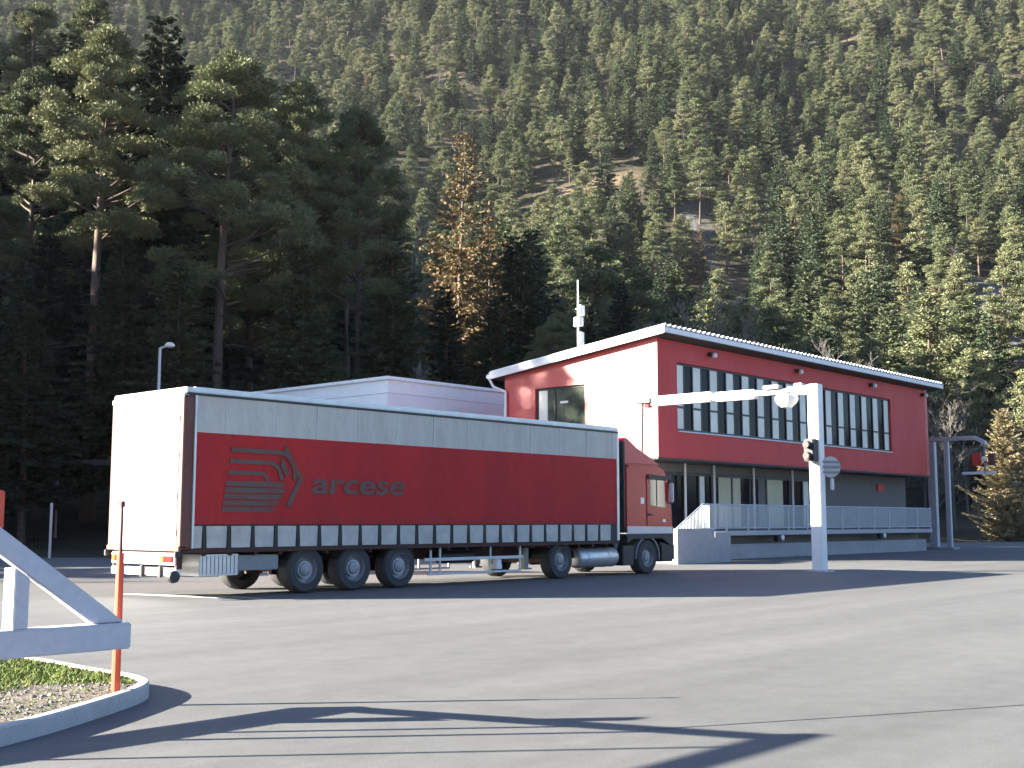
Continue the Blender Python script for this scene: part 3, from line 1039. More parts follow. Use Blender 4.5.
sill = box(x0, x1, BY0 - .05, BY0 - .002, z0 - .05, z0 - .002).build("window_sill", M['galv'], w2)
# eave lamps
for x in (26.95, 33.85, 41.05, 47.0):
    lp = box(x - .13, x + .13, BY0 - .16, BY0 - .002, 7.86, 8.02).build("eave_lamp", M['black'], bd, bevel=.02)
    b = MB(); b.lathe([(0, .03), (.05, .1), (.14, .11), (.18, .07)], (x + .08, BY0 - .30, 7.90), 'Y', 14)
    b.build("lamp_glass", M['lamp_glass'], lp, smooth=True)
# ground floor
GY = 6.7
gwin = (24.9, 38.3, 1.16, 3.38)
wall_y(GY, .25, [gwin], 24.0, 47.3, .0, 3.70, M['grey_wall'], "ground_floor_wall", bd)
wall_x(24.0, .25, [], GY + .2505, BY1 - .31, .0, lambda y: 3.70, M['grey_wall'], "ground_floor_side", bd)
wall_x(47.05, .25, [], GY + .2505, BY1 - .31, .0, lambda y: 3.70, M['grey_wall'], "ground_floor_side", bd)
box(24.3, 47.0, GY + 2.2, GY + 2.3, .1, 3.69).build("inner_partition", M['soffit'], bd)
gw = MB()
x0, x1, z0, z1 = gwin
gw.box(x0, x1, GY + .06, GY + .16, z1 - .12, z1 - .001)
gw.box(x0, x1, GY + .06, GY + .16, z0 + .001, z0 + .08)
for x in (24.95, 26.0, 26.95, 28.0, 28.95, 30.5, 31.9, 33.3, 35.3, 36.5, 38.25):
    gw.box(x - .04, x + .04, GY + .06, GY + .16, z0 + .081, z1 - .121)
w3 = gw.build("ground_floor_window", M['dark_frame'], bd)
box(x0 + .04, x1 - .04, GY + .12, GY + .135, z0 + .082, z1 - .122).build("glazing", M['glass'], w3)
for x0_, x1_, mt in ((28.05, 28.45, 'blind'), (29.5, 31.2, 'yellow_blind'), (33.4, 34.75, 'yellow_blind'), (32.65, 33.25, 'grey_wall'), (36.6, 37.1, 'blind')):
    box(x0_, x1_, GY + .10, GY + .115, z0 + .082, z1 - .122).build("curtain", M[mt], w3)
for x in (26.77, 28.86, 31.95, 35.27):
    b = MB(); b.tube((x, 6.6, 1.12), (x, 6.6, 3.715), .05, n=10)
    b.build("deck_post", M['white_metal'], bd, smooth=True)
# loading deck with recessed base, rail, stair and side wall
DX0, DX1, DY0 = 25.45, 46.2, 4.9
box(DX0, DX1, DY0, GY - .002, .92, 1.10).build("loading_deck", M['deck_edge'], bd, bevel=.01)
box(DX0 + .4, DX1 - .05, DY0 + .75, GY - .003, .0, .918).build("deck_base", M['grey_wall'], bd)
box(DX0 + .3, DX1 - .03, DY0 + .32, DY0 + .745, .0, .58).build("plinth_wall", M['concrete'], bd, bevel=.015)
for x in (31.2, 40.7):
    lamp = box(x - .30, x + .10, DY0 + .02, DY0 + .22, .66, .915).build("bulkhead_lamp", M['black'], bd, bevel=.02)
    b = MB(); b.lathe([(-.06, .05), (-.03, .11), (.03, .11), (.05, .05)], (x - .0, DY0 - .02, .80), 'Y', 16)
    b.build("lamp_glass", M['lamp_glass'], lamp, smooth=True)
rl = MB(); rl.tube((DX0, DY0 + .06, 2.10), (DX1, DY0 + .06, 2.10), .028, n=8); rl.tube((DX0, DY0 + .06, 1.20), (DX1, DY0 + .06, 1.20), .02, n=6)
rl.tube((DX0, DY0 + .06, 2.10), (23.7, DY0 + .06, 1.22), .026, n=8)
ra = rl.build("deck_railing", M['galv'], bd, smooth=True)
for i in range(14):
    x = DX0 + .03 + i * (DX1 - DX0 - .06) / 13
    box(x - .03, x + .03, DY0 + .035, DY0 + .085, 1.101, 2.075).build("rail_post", M['galv'], ra)
b = MB()
x = DX0 + .1
while x < DX1 - .05:
    b.box(x, x + .036, DY0 + .055, DY0 + .065, 1.215, 2.075)
    x += .082
b.build("rail_infill", M['galv'], ra)
b = MB()
for k in range(18):
    xx = 23.78 + k * .095
    zt = 1.22 + (xx - 23.7) / (DX0 - 23.7) * .86
    b.box(xx, xx + .036, DY0 + .055, DY0 + .065, max(.3, zt - .92), zt - .02)
b.build("stair_infill", M['galv'], ra)
box(21.75, 24.1, 3.6, 3.78, .0, 1.21).build("stair_wall", M['concrete'], bd, bevel=.01)
box(24.102, 24.50, 3.62, 3.80, .0, .50).build("stair_kerb", M['concrete'], bd, bevel=.01)
st = MB()
for k in range(6):
    st.box(22.3 + k * .42, DX0 - .002, 3.785, 4.895, k * .18, (k + 1) * .18)
st.build("stair", M['concrete'], bd)
# small signs under the soffit at the right end
b = box(43.9, 44.6, 6.62, 6.695, 2.95, 3.3).build("wall_plate", M['red_front'], bd)

# roof mast
ms = thing("antenna_mast", "white antenna mast with box shaped aerials on the red building's roof", "antenna", (26, 11.29, rz(11.29) + .27))
mz = rz(11.29) + .27
b = MB(); b.tube((26, 11.29, mz), (26, 11.29, 11.55), .05, .03)
b.build("pole", M['white_metal'], ms, smooth=True)
for dx, z0_, z1_, w in ((.22, 10.05, 10.5, .12), (.16, 9.6, 9.98, .09), (.20, 8.5, 9.35, .09), (-.12, 9.55, 9.95, .07)):
    box(26 + dx - w, 26 + dx + w, 11.29 - .1, 11.29 + .1, z0_, z1_).build("aerial", M['white_metal'], ms, bevel=.02)
b = MB(); b.tube((25.85, 11.29, 10.3), (26.25, 11.29, 10.3), .025); b.tube((25.85, 11.29, 9.72), (26.2, 11.29, 9.72), .025)
b.build("bracket", M['white_metal'], ms)

# ------------------------------------------------------------------ pale hall behind the trailer
hl = thing("pale_hall", "pale blue grey flat roofed hall behind the trailer", "building", (25, 22, 0))
hb = MB(); hb.box(19.6, 33.0, 16.0, 31.0, 0, 7.15)
hb.build("wall", M['hall'], hl)
hs = MB()
for z in np.arange(.6, 7.1, .6):
    hs.box(19.585, 32.9, 15.985, 15.998, z, z + .02)
    hs.box(19.585, 19.598, 16.0, 30.9, z, z + .02)
hs.build("cladding_joint", M['galv'], hl)
box(19.5, 33.1, 15.9, 31.1, 7.153, 7.28).build("roof_edge", M['hall'], hl)

# ------------------------------------------------------------------ gantries over the lane
g1 = thing("lane_gantry", "tall sunlit white gantry post with a long arm in front of the red building", "gantry", (19.57, -2.82, 0))
GX, GYY = 19.57, -2.82
box(GX - .17, GX + .17, GYY - .17, GYY + .17, .04, 5.50).build("post", M['white_metal'], g1, bevel=.02)
box(GX - .32, GX + .32, GYY - .32, GYY + .32, .0, .038).build("base_plate", M['galv'], g1, bevel=.008)
box(GX - .15, GX + .15, GYY + .171, GYY + .85, 5.22, 5.48).build("arm_stub", M['white_metal'], g1, bevel=.02)
a1 = MB(); a1.box(GX - .13, GX + .13, GYY + .85, -.85, 5.27, 5.43)
a1.build("arm_joint", M['galv_dark'], g1, bevel=.01)
box(GX - .15, GX + .15, -.85, .55, 5.20, 5.49).build("arm", M['white_metal'], g1, bevel=.02)
box(GX - .10, GX + .10, .551, .72, 5.25, 5.44).build("arm_coupling", M['galv_dark'], g1, bevel=.01)
box(GX - .15, GX + .15, .721, 3.0, 5.22, 5.53).build("arm", M['white_metal'], g1, bevel=.02)
e_ = box(GX - .22, GX + .22, 3.001, 3.75, 5.34, 5.50).build("end_bracket", M['galv_dark'], g1, bevel=.02)
box(GX - .10, GX + .14, 3.1, 3.3, 5.18, 5.335).build("signal_lens", M['red_lens'], e_, bevel=.03)
b = MB(); b.tube((GX, 3.42, 5.34), (GX, 3.48, 3.62), .035, .03); b.tube((GX, 3.25, 4.95), (GX, 3.6, 4.95), .018)
b.build("sensor_rod", M['black'], g1)
# hanging lamp
hd = MB(); hd.lathe([(-.22, .08), (-.2, .17), (-.08, .30), (.05, .36), (.14, .33), (.2, .12)], (GX - .25, -2.02, 5.05), 'Z', 10)
hl_ = hd.build("lamp_head", M['white_metal'], g1)
box(GX - .33, GX - .131, -2.08, -1.96, 5.235, 5.33).build("lamp_bracket", M['galv_dark'], hl_)
b = MB(); b.box(GX - .25, GX + .05, -1.75, -1.2, 5.44, 5.56); b.box(GX - .2, GX + .1, -2.5, -2.2, 5.485, 5.56)
b.build("camera_housing", M['galv_dark'], g1, bevel=.03)
# traffic signal on the left of the post, sign at the right
sgn = MB(); sgn.box(GX - .50, GX - .175, GYY - .16, GYY + .16, 3.20, 3.86)
sg_ = sgn.build("traffic_signal", M['black'], g1, bevel=.03)
for z in (3.68, 3.36):
    b = MB(); b.lathe([(0, .10), (.16, .11), (.161, .095), (.01, .085)], (GX - .665, GYY + .0, z), 'X', 14)
    b.build("signal_hood", M['black'], sg_)
b = MB(); b.lathe([(0, .09), (.008, .09)], (GX - .514, GYY, 3.68), 'X', 14); b.build("lens", M['red_lens'], sg_)
sd = MB()
sx, sy = GX + .26, GYY - .30
ring_ = [(.31 * math.cos(2 * PI * k / 24), .31 * math.sin(2 * PI * k / 24)) for k in range(24)]
ang = math.radians(-38)
ux, uy = math.cos(ang), math.sin(ang)
nx, ny = -uy, ux
sd.solid([(sx + ux * p_, sy + uy * p_, 3.05 + q) for p_, q in ring_], [(sx + ux * p_ + nx * .03, sy + uy * p_ + ny * .03, 3.05 + q) for p_, q in ring_])
rs = sd.build("round_sign", M['galv'], g1, bevel=.004)
b = MB(); b.box(-.30, .30, -.05, -.004, -.04, .04); b.box(-.30, .30, -.05, -.004, .14, .20); b.box(-.30, .30, -.05, -.004, -.2, -.14)
o = b.build("sign_clamp", M['galv_dark'], None)
o.data.transform(Matrix.Translation((sx, sy, 3.05)) @ Matrix.Rotation(ang, 4, 'Z') @ Matrix.Scale(.9, 4))
o.parent = rs; o.matrix_parent_inverse = Matrix.Translation(-parent_world(rs))
box(sx - .02, sx + .14, sy - .03, sy + .02, 2.38, 2.72).build("small_plate", M['galv'], g1, bevel=.005)

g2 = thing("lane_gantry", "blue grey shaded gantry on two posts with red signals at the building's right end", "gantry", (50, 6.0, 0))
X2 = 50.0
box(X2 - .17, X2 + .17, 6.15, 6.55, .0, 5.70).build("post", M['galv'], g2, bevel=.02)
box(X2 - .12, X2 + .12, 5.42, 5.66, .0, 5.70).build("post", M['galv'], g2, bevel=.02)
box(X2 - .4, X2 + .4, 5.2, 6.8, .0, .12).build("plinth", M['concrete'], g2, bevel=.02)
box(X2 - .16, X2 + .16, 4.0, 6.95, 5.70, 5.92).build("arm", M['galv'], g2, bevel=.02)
b = MB(); b.solid([(X2 - .14, 3.999, 5.72), (X2 + .14, 3.999, 5.72), (X2 + .14, 3.999, 5.9), (X2 - .14, 3.999, 5.9)],
                  [(X2 - .14, 3.45, 5.40), (X2 + .14, 3.45, 5.40), (X2 + .14, 3.45, 5.62), (X2 - .14, 3.45, 5.62)])
b.build("arm_end", M['galv'], g2)
b = MB(); b.tube((X2, 3.55, 5.42), (X2, 3.55, 3.95), .06)
hp = b.build("signal_hanger", M['galv_dark'], g2)
box(X2 - .12, X2 + .12, 3.72, 4.18, 4.35, 5.0).build("traffic_signal", M['red_front'], hp, bevel=.03)
b = MB(); b.lathe([(-.06, .08), (-.01, .14), (.02, .14)], (X2 - .13, 3.55, 4.68), 'X', 14); b.build("signal_lamp", M['lamp_glass'], hp)
box(X2 - .12, X2 + .12, 3.02, 3.34, 4.35, 4.95).build("traffic_signal", M['corner_post'], hp, bevel=.03)
box(X2 - .05, X2 + .05, 3.0, 4.75, 3.90, 4.04).build("boom", M['white_metal'], hp, bevel=.01)

# ------------------------------------------------------------------ street lamp, fences, guard rail
sl_ = thing("street_lamp", "slim grey street lamp rising behind the trailer's rear", "street lamp", (14.45, 24.5, 0))
b = MB(); b.tube((14.45, 24.5, 0), (14.45, 24.5, 8.7), .09, .055, n=10); b.tube((14.45, 24.5, 8.68), (14.72, 24.2, 8.82), .045, n=8)
b.build("pole", M['galv'], sl_, smooth=True)
b = MB(); b.lathe([(0, .10), (.04, .20), (.12, .21), (.2, .12)], (14.72, 24.2, 8.72), 'Z', 14)
b.build("lamp_head", M['lamp_glass'], sl_, smooth=True)


M['fence_mesh'], k = newmat("green_wire_mesh", (0.012, 0.022, 0.018), 0.8, spec=0.1)


def fence(pts, label, h=2.1, gap=9.0, group=None):
    t = thing("mesh_fence", label, "fence", (*pts[0], 0), group)
    for (xa, ya), (xb, yb) in zip(pts, pts[1:]):
        L = math.hypot(xb - xa, yb - ya)
        n_ = max(1, round(L / gap))
        dx, dy = (xb - xa) / L, (yb - ya) / L
        for i in range(n_ + 1):
            px_, py_ = xa + dx * L * i / n_, ya + dy * L * i / n_
            b = MB(); b.tube((px_, py_, -.03), (px_, py_, h + .1), .055, n=8)
            b.build("fence_post", M['galv'], t)
        b = MB()
        s_ = 0.0
        while s_ < L:
            px_, py_ = xa + dx * s_, ya + dy * s_
            b.tube((px_, py_, .05), (px_, py_, h), .006, n=3)
            s_ += .16
        for z in np.arange(.1, h + .01, .25):
            b.tube((xa, ya, z), (xb, yb, z), .008, n=3)
        b.build("wire_mesh", M['fence_mesh'], t)


fence([(-30, 45.5), (10.85, 26.2)], "dark wire mesh fence on the shaded yard edge left of the trailer", gap=22)
fence([(58, 33), (80.4, 14.7), (100, -2)], "dark green wire mesh fence right of the building", h=2.35, gap=14)
gr = thing("guard_rail", "faint steel guard rail on the shaded slope left of the trailer", "guard rail", (*W(66, -30), 0))
b = MB()
pts = [(W(66, v), float(height(66, v))) for v in np.arange(-70, 0, 3.0)]
gpts = [(p_[0], p_[1], 4.55) for p_, z in pts]
for p0, p1 in zip(gpts, gpts[1:]):
    b.solid([(p0[0], p0[1], p0[2]), (p1[0], p1[1], p1[2]), (p1[0], p1[1] + .05, p1[2]), (p0[0], p0[1] + .05, p0[2])],
            [(p0[0], p0[1], p0[2] + .3), (p1[0], p1[1], p1[2] + .3), (p1[0], p1[1] + .05, p1[2] + .3), (p0[0], p0[1] + .05, p0[2] + .3)])
b.build("rail_beam", M['soffit'], gr)
for (p_, z) in pts:
    b = box(p_[0] - .06, p_[0] + .06, p_[1] + .06, p_[1] + .16, z - .3, 4.8)
    b.build("rail_post", M['galv_dark'], gr)

# ------------------------------------------------------------------ trees
def norm(a):
    return a / np.maximum(np.linalg.norm(a, axis=-1, keepdims=True), 1e-9)


def kites(P, D, L, Wd, r):
    """one four-cornered spray per row: P base, D direction, L length, Wd half width"""
    N = r.normal(size=P.shape)
    S = norm(np.cross(D, N)) * Wd[:, None]
    mid = P + D * (L * .55)[:, None]
    q = np.stack([P, mid + S, P + D * L[:, None], mid - S], 1)
    return q.reshape(-1, 3)


def quads_mesh(name, V, mat_):
    n = len(V) // 4
    me = bpy.data.meshes.new(name)
    me.vertices.add(4 * n)
    me.vertices.foreach_set("co", V.astype(np.float32).ravel())
    me.loops.add(4 * n)
    me.loops.foreach_set("vertex_index", np.arange(4 * n, dtype=np.int32))
    me.polygons.add(n)
    me.polygons.foreach_set("loop_start", np.arange(0, 4 * n, 4, dtype=np.int32))
    me.update(calc_edges=True)
    me.materials.append(mat_)
    return me


def spruce_crown(seed, h=20.0, rad=2.9, base=.10, dens=1.0, droop=.35, mat_=None, name="spruce_crown", ragged=.25, leaf=1.0):
    r = np.random.default_rng(seed)
    P, D, L, Wd = [], [], [], []
    z = h * base
    while z < h * .985:
        t = (z - h * base) / (h * (1 - base))
        R = rad * (1 - t) ** .75 * (0.55 + .45 * min(1, t * 6 + .3)) + .15
        nb = int(r.integers(5, 9))
        a0 = r.uniform(0, 2 * PI)
        for b in range(nb):
            a = a0 + 2 * PI * b / nb + r.normal() * .25
            Lb = R * (1 + r.normal() * ragged)
            if Lb < .15 or r.random() < .06: continue
            n = max(3, int(Lb * 15 * dens))
            s = np.sort(r.uniform(.12, 1, n))
            dr = droop * (1 - t * .8) * r.uniform(.5, 1.4)
            rr = s * Lb
            zz = z + rr * .18 * (t * 2 - .3) - dr * (s ** 1.6) * Lb * .6 + (s ** 4) * .15
            lat = r.normal(size=n) * .10 * Lb * (1.15 - s)
            p = np.stack([math.cos(a) * rr - math.sin(a) * lat, math.sin(a) * rr + math.cos(a) * lat, zz], 1)
            sd = np.where(r.random(n) < .5, 1, -1) * r.uniform(.3, 1.1, n)
            ang = a + sd
            d_ = np.stack([np.cos(ang), np.sin(ang), r.normal(-.30, .28, n)], 1)
            P.append(p); D.append(norm(d_)); L.append(r.uniform(.32, .72, n) * (1 - .45 * t) * leaf); Wd.append(r.uniform(.07, .16, n) * leaf)
        z += r.uniform(.26, .46) * (h / 20)
    # leader
    P = np.concatenate(P); D = np.concatenate(D); L = np.concatenate(L); Wd = np.concatenate(Wd)
    return quads_mesh(name, kites(P, D, L, Wd, r), mat_)


def pine_crown(seed, h=20.0, rad=2.6, base=.45, ncl=60, per=80, mat_=None, name="pine_crown", flat=.5, leaf=1.0, taper=.9, cmul=1.0):
    """Scots pine: separate flattened needle clouds on limbs round the upper stem; returns mesh and the limbs"""
    r = np.random.default_rng(seed)
    P, D, L, Wd, limbs = [], [], [], [], []
    for i in range(ncl):
        t = r.random() ** .85
        z = h * (base + (1 - base) * t * .97)
        env = rad * (math.sin(PI * min(1, (t * .82 + .18))) ** .6) * (1.0 - taper * .35 * t)
        rr = env * r.uniform(.35, 1.0) ** .7
        a = r.uniform(0, 2 * PI)
        c = np.array([math.cos(a) * rr, math.sin(a) * rr, z])
        cs = cmul * r.uniform(.55, 1.2) * (rad / 2.8) * (1 - .35 * t)
        n = int(per * cs ** 1.5)
        q = norm(r.normal(size=(n, 3))) * (r.random((n, 1)) ** .45)
        q[:, 2] *= flat
        q[:, 2] = np.where(q[:, 2] < -.15, -.15 + (q[:, 2] + .15) * .3, q[:, 2])
        p = c + q * cs
        d_ = norm(q * [1, 1, 1.2] + r.normal(size=(n, 3)) * .55 + [0, 0, .25])
        P.append(p); D.append(d_); L.append(r.uniform(.20, .42, n) * leaf); Wd.append(r.uniform(.05, .11, n) * leaf)
        limbs.append(((0, 0, z - rr * .35 - .2), tuple(c - [0, 0, cs * .1])))
    P = np.concatenate(P); D = np.concatenate(D); L = np.concatenate(L); Wd = np.concatenate(Wd)
    return quads_mesh(name, kites(P, D, L, Wd, r), mat_), limbs


def tube_add(b, pts, radii, n=6):
    prev = None
    for k, (p, r_) in enumerate(zip(pts, radii)):
        p = Vector(p)
        dv = (Vector(pts[min(k + 1, len(pts) - 1)]) - Vector(pts[max(k - 1, 0)]))
        q = dv.to_track_quat('Z', 'Y').to_matrix()
        ring = []
        for i in range(n):
            ring.append(len(b.v))
            b.v.append(tuple(p + q @ Vector((math.cos(2 * PI * i / n) * r_, math.sin(2 * PI * i / n) * r_, 0))))
        if prev:
            for i in range(n):
                b.f.append((prev[i], prev[(i + 1) % n], ring[(i + 1) % n], ring[i])); b.m.append(0)
        prev = ring


def mb_mesh(b, name, mat_, smooth=True):
    me = bpy.data.meshes.new(name)
    me.from_pydata(b.v, [], b.f)
    me.materials.append(mat_)
    if smooth: me.shade_smooth()
    return me


def trunk_mesh(seed, h, r0, mat_, limbs=(), bend=.25, dead=0):
    r = random.Random(seed)
    b = MB()
    bx_, by_ = r.uniform(-bend, bend), r.uniform(-bend, bend)
    pts, rad = [], []
    for k in range(9):
        t = k / 8
        pts.append((bx_ * math.sin(t * PI), by_ * math.sin(t * PI * 1.3) * .7, -.8 + (h * .97 + .8) * t))
        rad.append(r0 * (1.25 if k == 0 else (1 - t) ** .8) + .015)
    tube_add(b, pts, rad, 7)
    for p0, p1 in limbs:
        m = ((p0[0] + p1[0]) / 2, (p0[1] + p1[1]) / 2, p0[2] * .55 + p1[2] * .45)
        tube_add(b, [p0, m, p1], [r0 * .28, r0 * .2, r0 * .06], 4)
    for _ in range(dead):                      # dry snags on the lower stem
        z = r.uniform(.12, .5) * h; a = r.uniform(0, 2 * PI); l_ = r.uniform(.6, 1.9)
        tube_add(b, [(0, 0, z), (math.cos(a) * l_, math.sin(a) * l_, z + r.uniform(-.4, .3))], [r0 * .13, .012], 3)
    return mb_mesh(b, "trunk", mat_)


def bare_crown(seed, h, rad, mat_, n1=26, upright=1.0):
    """leafless twigs: limbs, branches and fine twigs as thin prisms"""
    r = random.Random(seed)
    b = MB()
    def grow(p, d_, l_, r_, lev):
        segs = 3
        pts = [p]; rr = [r_]
        for k in range(segs):
            d_ = (d_ + Vector((r.gauss(0, .16), r.gauss(0, .16), .10 * upright))).normalized()
            pts.append(pts[-1] + d_ * (l_ / segs)); rr.append(r_ * (1 - .28 * (k + 1)))
        tube_add(b, pts, rr, 3)
        if lev == 0: return
        for _ in range(7 if lev == 2 else 6):
            k = r.randint(1, segs)
            q = (d_ + Vector((r.gauss(0, .55), r.gauss(0, .55), r.gauss(.1, .35)))).normalized()
            grow(pts[k], q, l_ * r.uniform(.38, .62), max(.017, r_ * .5), lev - 1)
    for i in range(n1):
        t = r.uniform(.18, .95)
        z = h * t
        a = r.uniform(0, 2 * PI)
        l_ = rad * (1.15 - t * .75) * r.uniform(.6, 1.15)
        grow(Vector((0, 0, z)), Vector((math.cos(a), math.sin(a), .45 * upright + .5 * t)).normalized(), l_, .05 * (1.2 - t) + .01, 2)
    return mb_mesh(b, "crown", mat_, False)


KINDS = {}
def kind(key, crown, trunk):
    KINDS.setdefault(key, []).append((crown, trunk))


for s in range(5):
    hh = 19 + s
    kind('spruce', spruce_crown(100 + s, hh, 2.9 + .25 * s, .06 + .05 * (s % 2), 1.5, mat_=M['needles_spruce']), trunk_mesh(s, hh, .24, M['bark']))
for s in range(6):
    hh = 18.5 + s
    cm, lb = pine_crown(200 + s, hh, 2.75 + .25 * s, .20 + .06 * (s % 3), 64, 210, M['needles_pine'], taper=1.0 + .3 * (s % 2))
    kind('pine', cm, trunk_mesh(20 + s, hh, .23, M['bark_pine'], lb[:40], dead=10))
for s in range(3):
    hh = 24.0
    cm, lb = pine_crown(300 + s, hh, 3.3 + .25 * s, .56 - .04 * s, 125, 1150, M['needles_pine'], flat=.6, leaf=.48, taper=.8, cmul=.66)
    kind('tallpine', cm, trunk_mesh(40 + s, hh, .30, M['bark_pine'], lb[:70], bend=.4, dead=24))
for s in range(2):
    hh = 24.0
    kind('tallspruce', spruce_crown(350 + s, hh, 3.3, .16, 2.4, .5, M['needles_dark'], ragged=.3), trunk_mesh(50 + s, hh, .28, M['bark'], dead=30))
for s in range(2):
    kind('larch', spruce_crown(400 + s, 17, 2.3, .12, 1.9, .15, M['needles_larch'], "larch_crown", .45, .55), trunk_mesh(60 + s, 17, .2, M['bark']))
    kind('palelarch', spruce_crown(420 + s, 14, 2.6, .03, 3.4, -.7, M['needles_pale'], "larch_crown", .25, .6), trunk_mesh(64 + s, 14, .18, M['bark']))
for s in range(3):
    kind('bare', bare_crown(500 + s, 12, 2.6, M['bark_grey'], 26 + 3 * s), trunk_mesh(70 + s, 12, .14, M['bark_grey']))
HK = {'spruce': lambda i: 19 + i, 'pine': lambda i: 18.5 + i, 'tallpine': lambda i: 24., 'tallspruce': lambda i: 24., 'larch': lambda i: 17., 'palelarch': lambda i: 14., 'bare': lambda i: 12.}
NAMES = {'spruce': 'spruce_tree', 'pine': 'pine_tree', 'tallpine': 'pine_tree', 'tallspruce': 'spruce_tree', 'larch': 'larch_tree', 'palelarch': 'larch_tree', 'bare': 'bare_tree'}
placed = []


def tree(key, u, v, h, label, group, var=None, rot=None, wide=1.0, zbase=None):
    vs_ = KINDS[key]
    i = random.randrange(len(vs_)) if var is None else var % len(vs_)
    cm, tm = vs_[i]
    s = h / HK[key](i)
    x, y = W(u, v)
    z = float(height(u, v)) - .1 if zbase is None else zbase
    t = bpy.data.objects.new(NAMES[key], None)
    t.empty_display_size = .5
    t.location = (x, y, z)
    t.rotation_euler = (random.uniform(-.03, .03), random.uniform(-.03, .03), random.uniform(0, 2 * PI) if rot is None else rot)
    t.scale = (s * wide, s * wide, s)
    COL.objects.link(t)
    tag(t, label, "tree", group)
    for nm, me in (("crown", cm), ("trunk", tm)):
        o = bpy.data.objects.new(nm, me)
        COL.objects.link(o)
        o.parent = t
    placed.append((u, v))
    return t


def px(u, x):               # lateral offset of a bearing measured on the photograph
    return (x - 512) / FPX * u


# named near trees ---------------------------------------------------------
near = [
    # kind, distance, bearing, height, variant, width, label
    ('tallpine', 74, 90, 31.6, 0, 1.12, "tall pine with full sunlit crown, second big crown from the left edge"),
    ('tallpine', 80, 22, 31.0, 1, .85, "slim tall pine at the top left corner, bare trunk against dark forest"),
    ('tallpine', 72, 222, 29.8, 2, 1.18, "broad sunlit pine with pale upper trunk, its crown right of the dark spruce top"),
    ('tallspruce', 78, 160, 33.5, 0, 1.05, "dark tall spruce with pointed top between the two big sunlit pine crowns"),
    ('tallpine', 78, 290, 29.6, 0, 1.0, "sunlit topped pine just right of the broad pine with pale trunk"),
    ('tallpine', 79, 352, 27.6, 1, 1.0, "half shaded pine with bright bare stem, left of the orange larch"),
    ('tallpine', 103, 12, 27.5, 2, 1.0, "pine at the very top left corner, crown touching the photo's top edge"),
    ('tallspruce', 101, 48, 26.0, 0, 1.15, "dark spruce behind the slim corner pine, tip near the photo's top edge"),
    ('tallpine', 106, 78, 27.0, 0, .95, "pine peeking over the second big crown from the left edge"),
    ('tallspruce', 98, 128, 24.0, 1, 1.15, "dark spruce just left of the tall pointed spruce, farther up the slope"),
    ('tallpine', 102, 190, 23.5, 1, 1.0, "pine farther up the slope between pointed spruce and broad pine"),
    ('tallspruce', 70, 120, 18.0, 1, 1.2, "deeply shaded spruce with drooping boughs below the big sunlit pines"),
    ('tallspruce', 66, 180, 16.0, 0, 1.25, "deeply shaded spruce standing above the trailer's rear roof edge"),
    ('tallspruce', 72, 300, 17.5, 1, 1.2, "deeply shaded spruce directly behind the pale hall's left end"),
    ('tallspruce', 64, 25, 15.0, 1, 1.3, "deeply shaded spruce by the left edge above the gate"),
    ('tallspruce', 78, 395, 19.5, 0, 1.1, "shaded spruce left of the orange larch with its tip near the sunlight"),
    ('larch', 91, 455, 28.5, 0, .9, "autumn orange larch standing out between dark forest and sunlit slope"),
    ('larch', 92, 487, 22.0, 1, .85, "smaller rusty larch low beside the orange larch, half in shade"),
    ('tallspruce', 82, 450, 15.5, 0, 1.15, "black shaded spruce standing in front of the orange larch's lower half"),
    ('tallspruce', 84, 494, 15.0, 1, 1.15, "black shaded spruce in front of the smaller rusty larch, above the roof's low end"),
    ('bare', 67, 415, 9.6, 0, .8, "thin pale leafless young tree behind the pale hall's roof corner"),
    ('bare', 64, 292, 7.0, 1, 1.2, "low grey leafless shrub like tree above the trailer's roof, behind the hall"),
    ('tallspruce', 92, 520, 19.0, 1, 1.1, "dark shaded spruce left of the antenna mast with sunlit tip"),
    ('tallspruce', 95, 585, 15.5, 0, 1.15, "dark spruce right behind the antenna mast"),
    ('tallspruce', 100, 630, 12.8, 1, 1.1, "dark spruce behind the building's roof peak"),
    ('palelarch', 91, 1004, 10.2, 0, 1.3, "straw yellow bushy larch at the right edge beyond the shaded gantry"),
    ('pine', 112, 985, 15.5, 0, 1.1, "olive sunlit pine above the straw yellow larch at the right edge"),
    ('pine', 105, 1022, 13.5, 1, 1.1, "sunlit pine cut by the right edge, above the straw yellow larch"),
    ('pine', 118, 930, 15.0, 2, 1.2, "sunlit pine over the right end of the white roof"),
    ('bare', 99, 952, 10.6, 0, .9, "grey leafless tree directly above the arm of the shaded gantry"),
    ('bare', 106, 966, 11.5, 1, .9, "grey leafless tree above the bent end of the shaded gantry's arm"),
    ('bare', 96, 936, 10.3, 2, .9, "grey leafless tree between the white roof's right end and the shaded gantry"),
    ('bare', 90, 976, 4.0, 1, 1.0, "low leafless tree behind the red signal of the shaded gantry"),
    ('bare', 73, 690, 14.0, 0, .8, "palest leafless tree just above the white roof's front edge"),
    ('bare', 75, 712, 14.2, 1, .8, "sunlit leafless tree right of the palest leafless one above the white roof"),
    ('bare', 79, 750, 13.9, 2, .9, "brownish leafless tree above the first third of the white roof edge"),
    ('bare', 89, 838, 14.0, 0, .9, "reddish leafless tree above the middle of the white roof edge"),
    ('bare', 91, 868, 12.6, 1, .9, "slender leafless tree above the last third of the white roof edge"),
]
for kd, u, bx_, h, var, wd, lab in near:
    tree(kd, u, px(u, bx_), h, lab, "single trees near the yard", var, wide=wd)

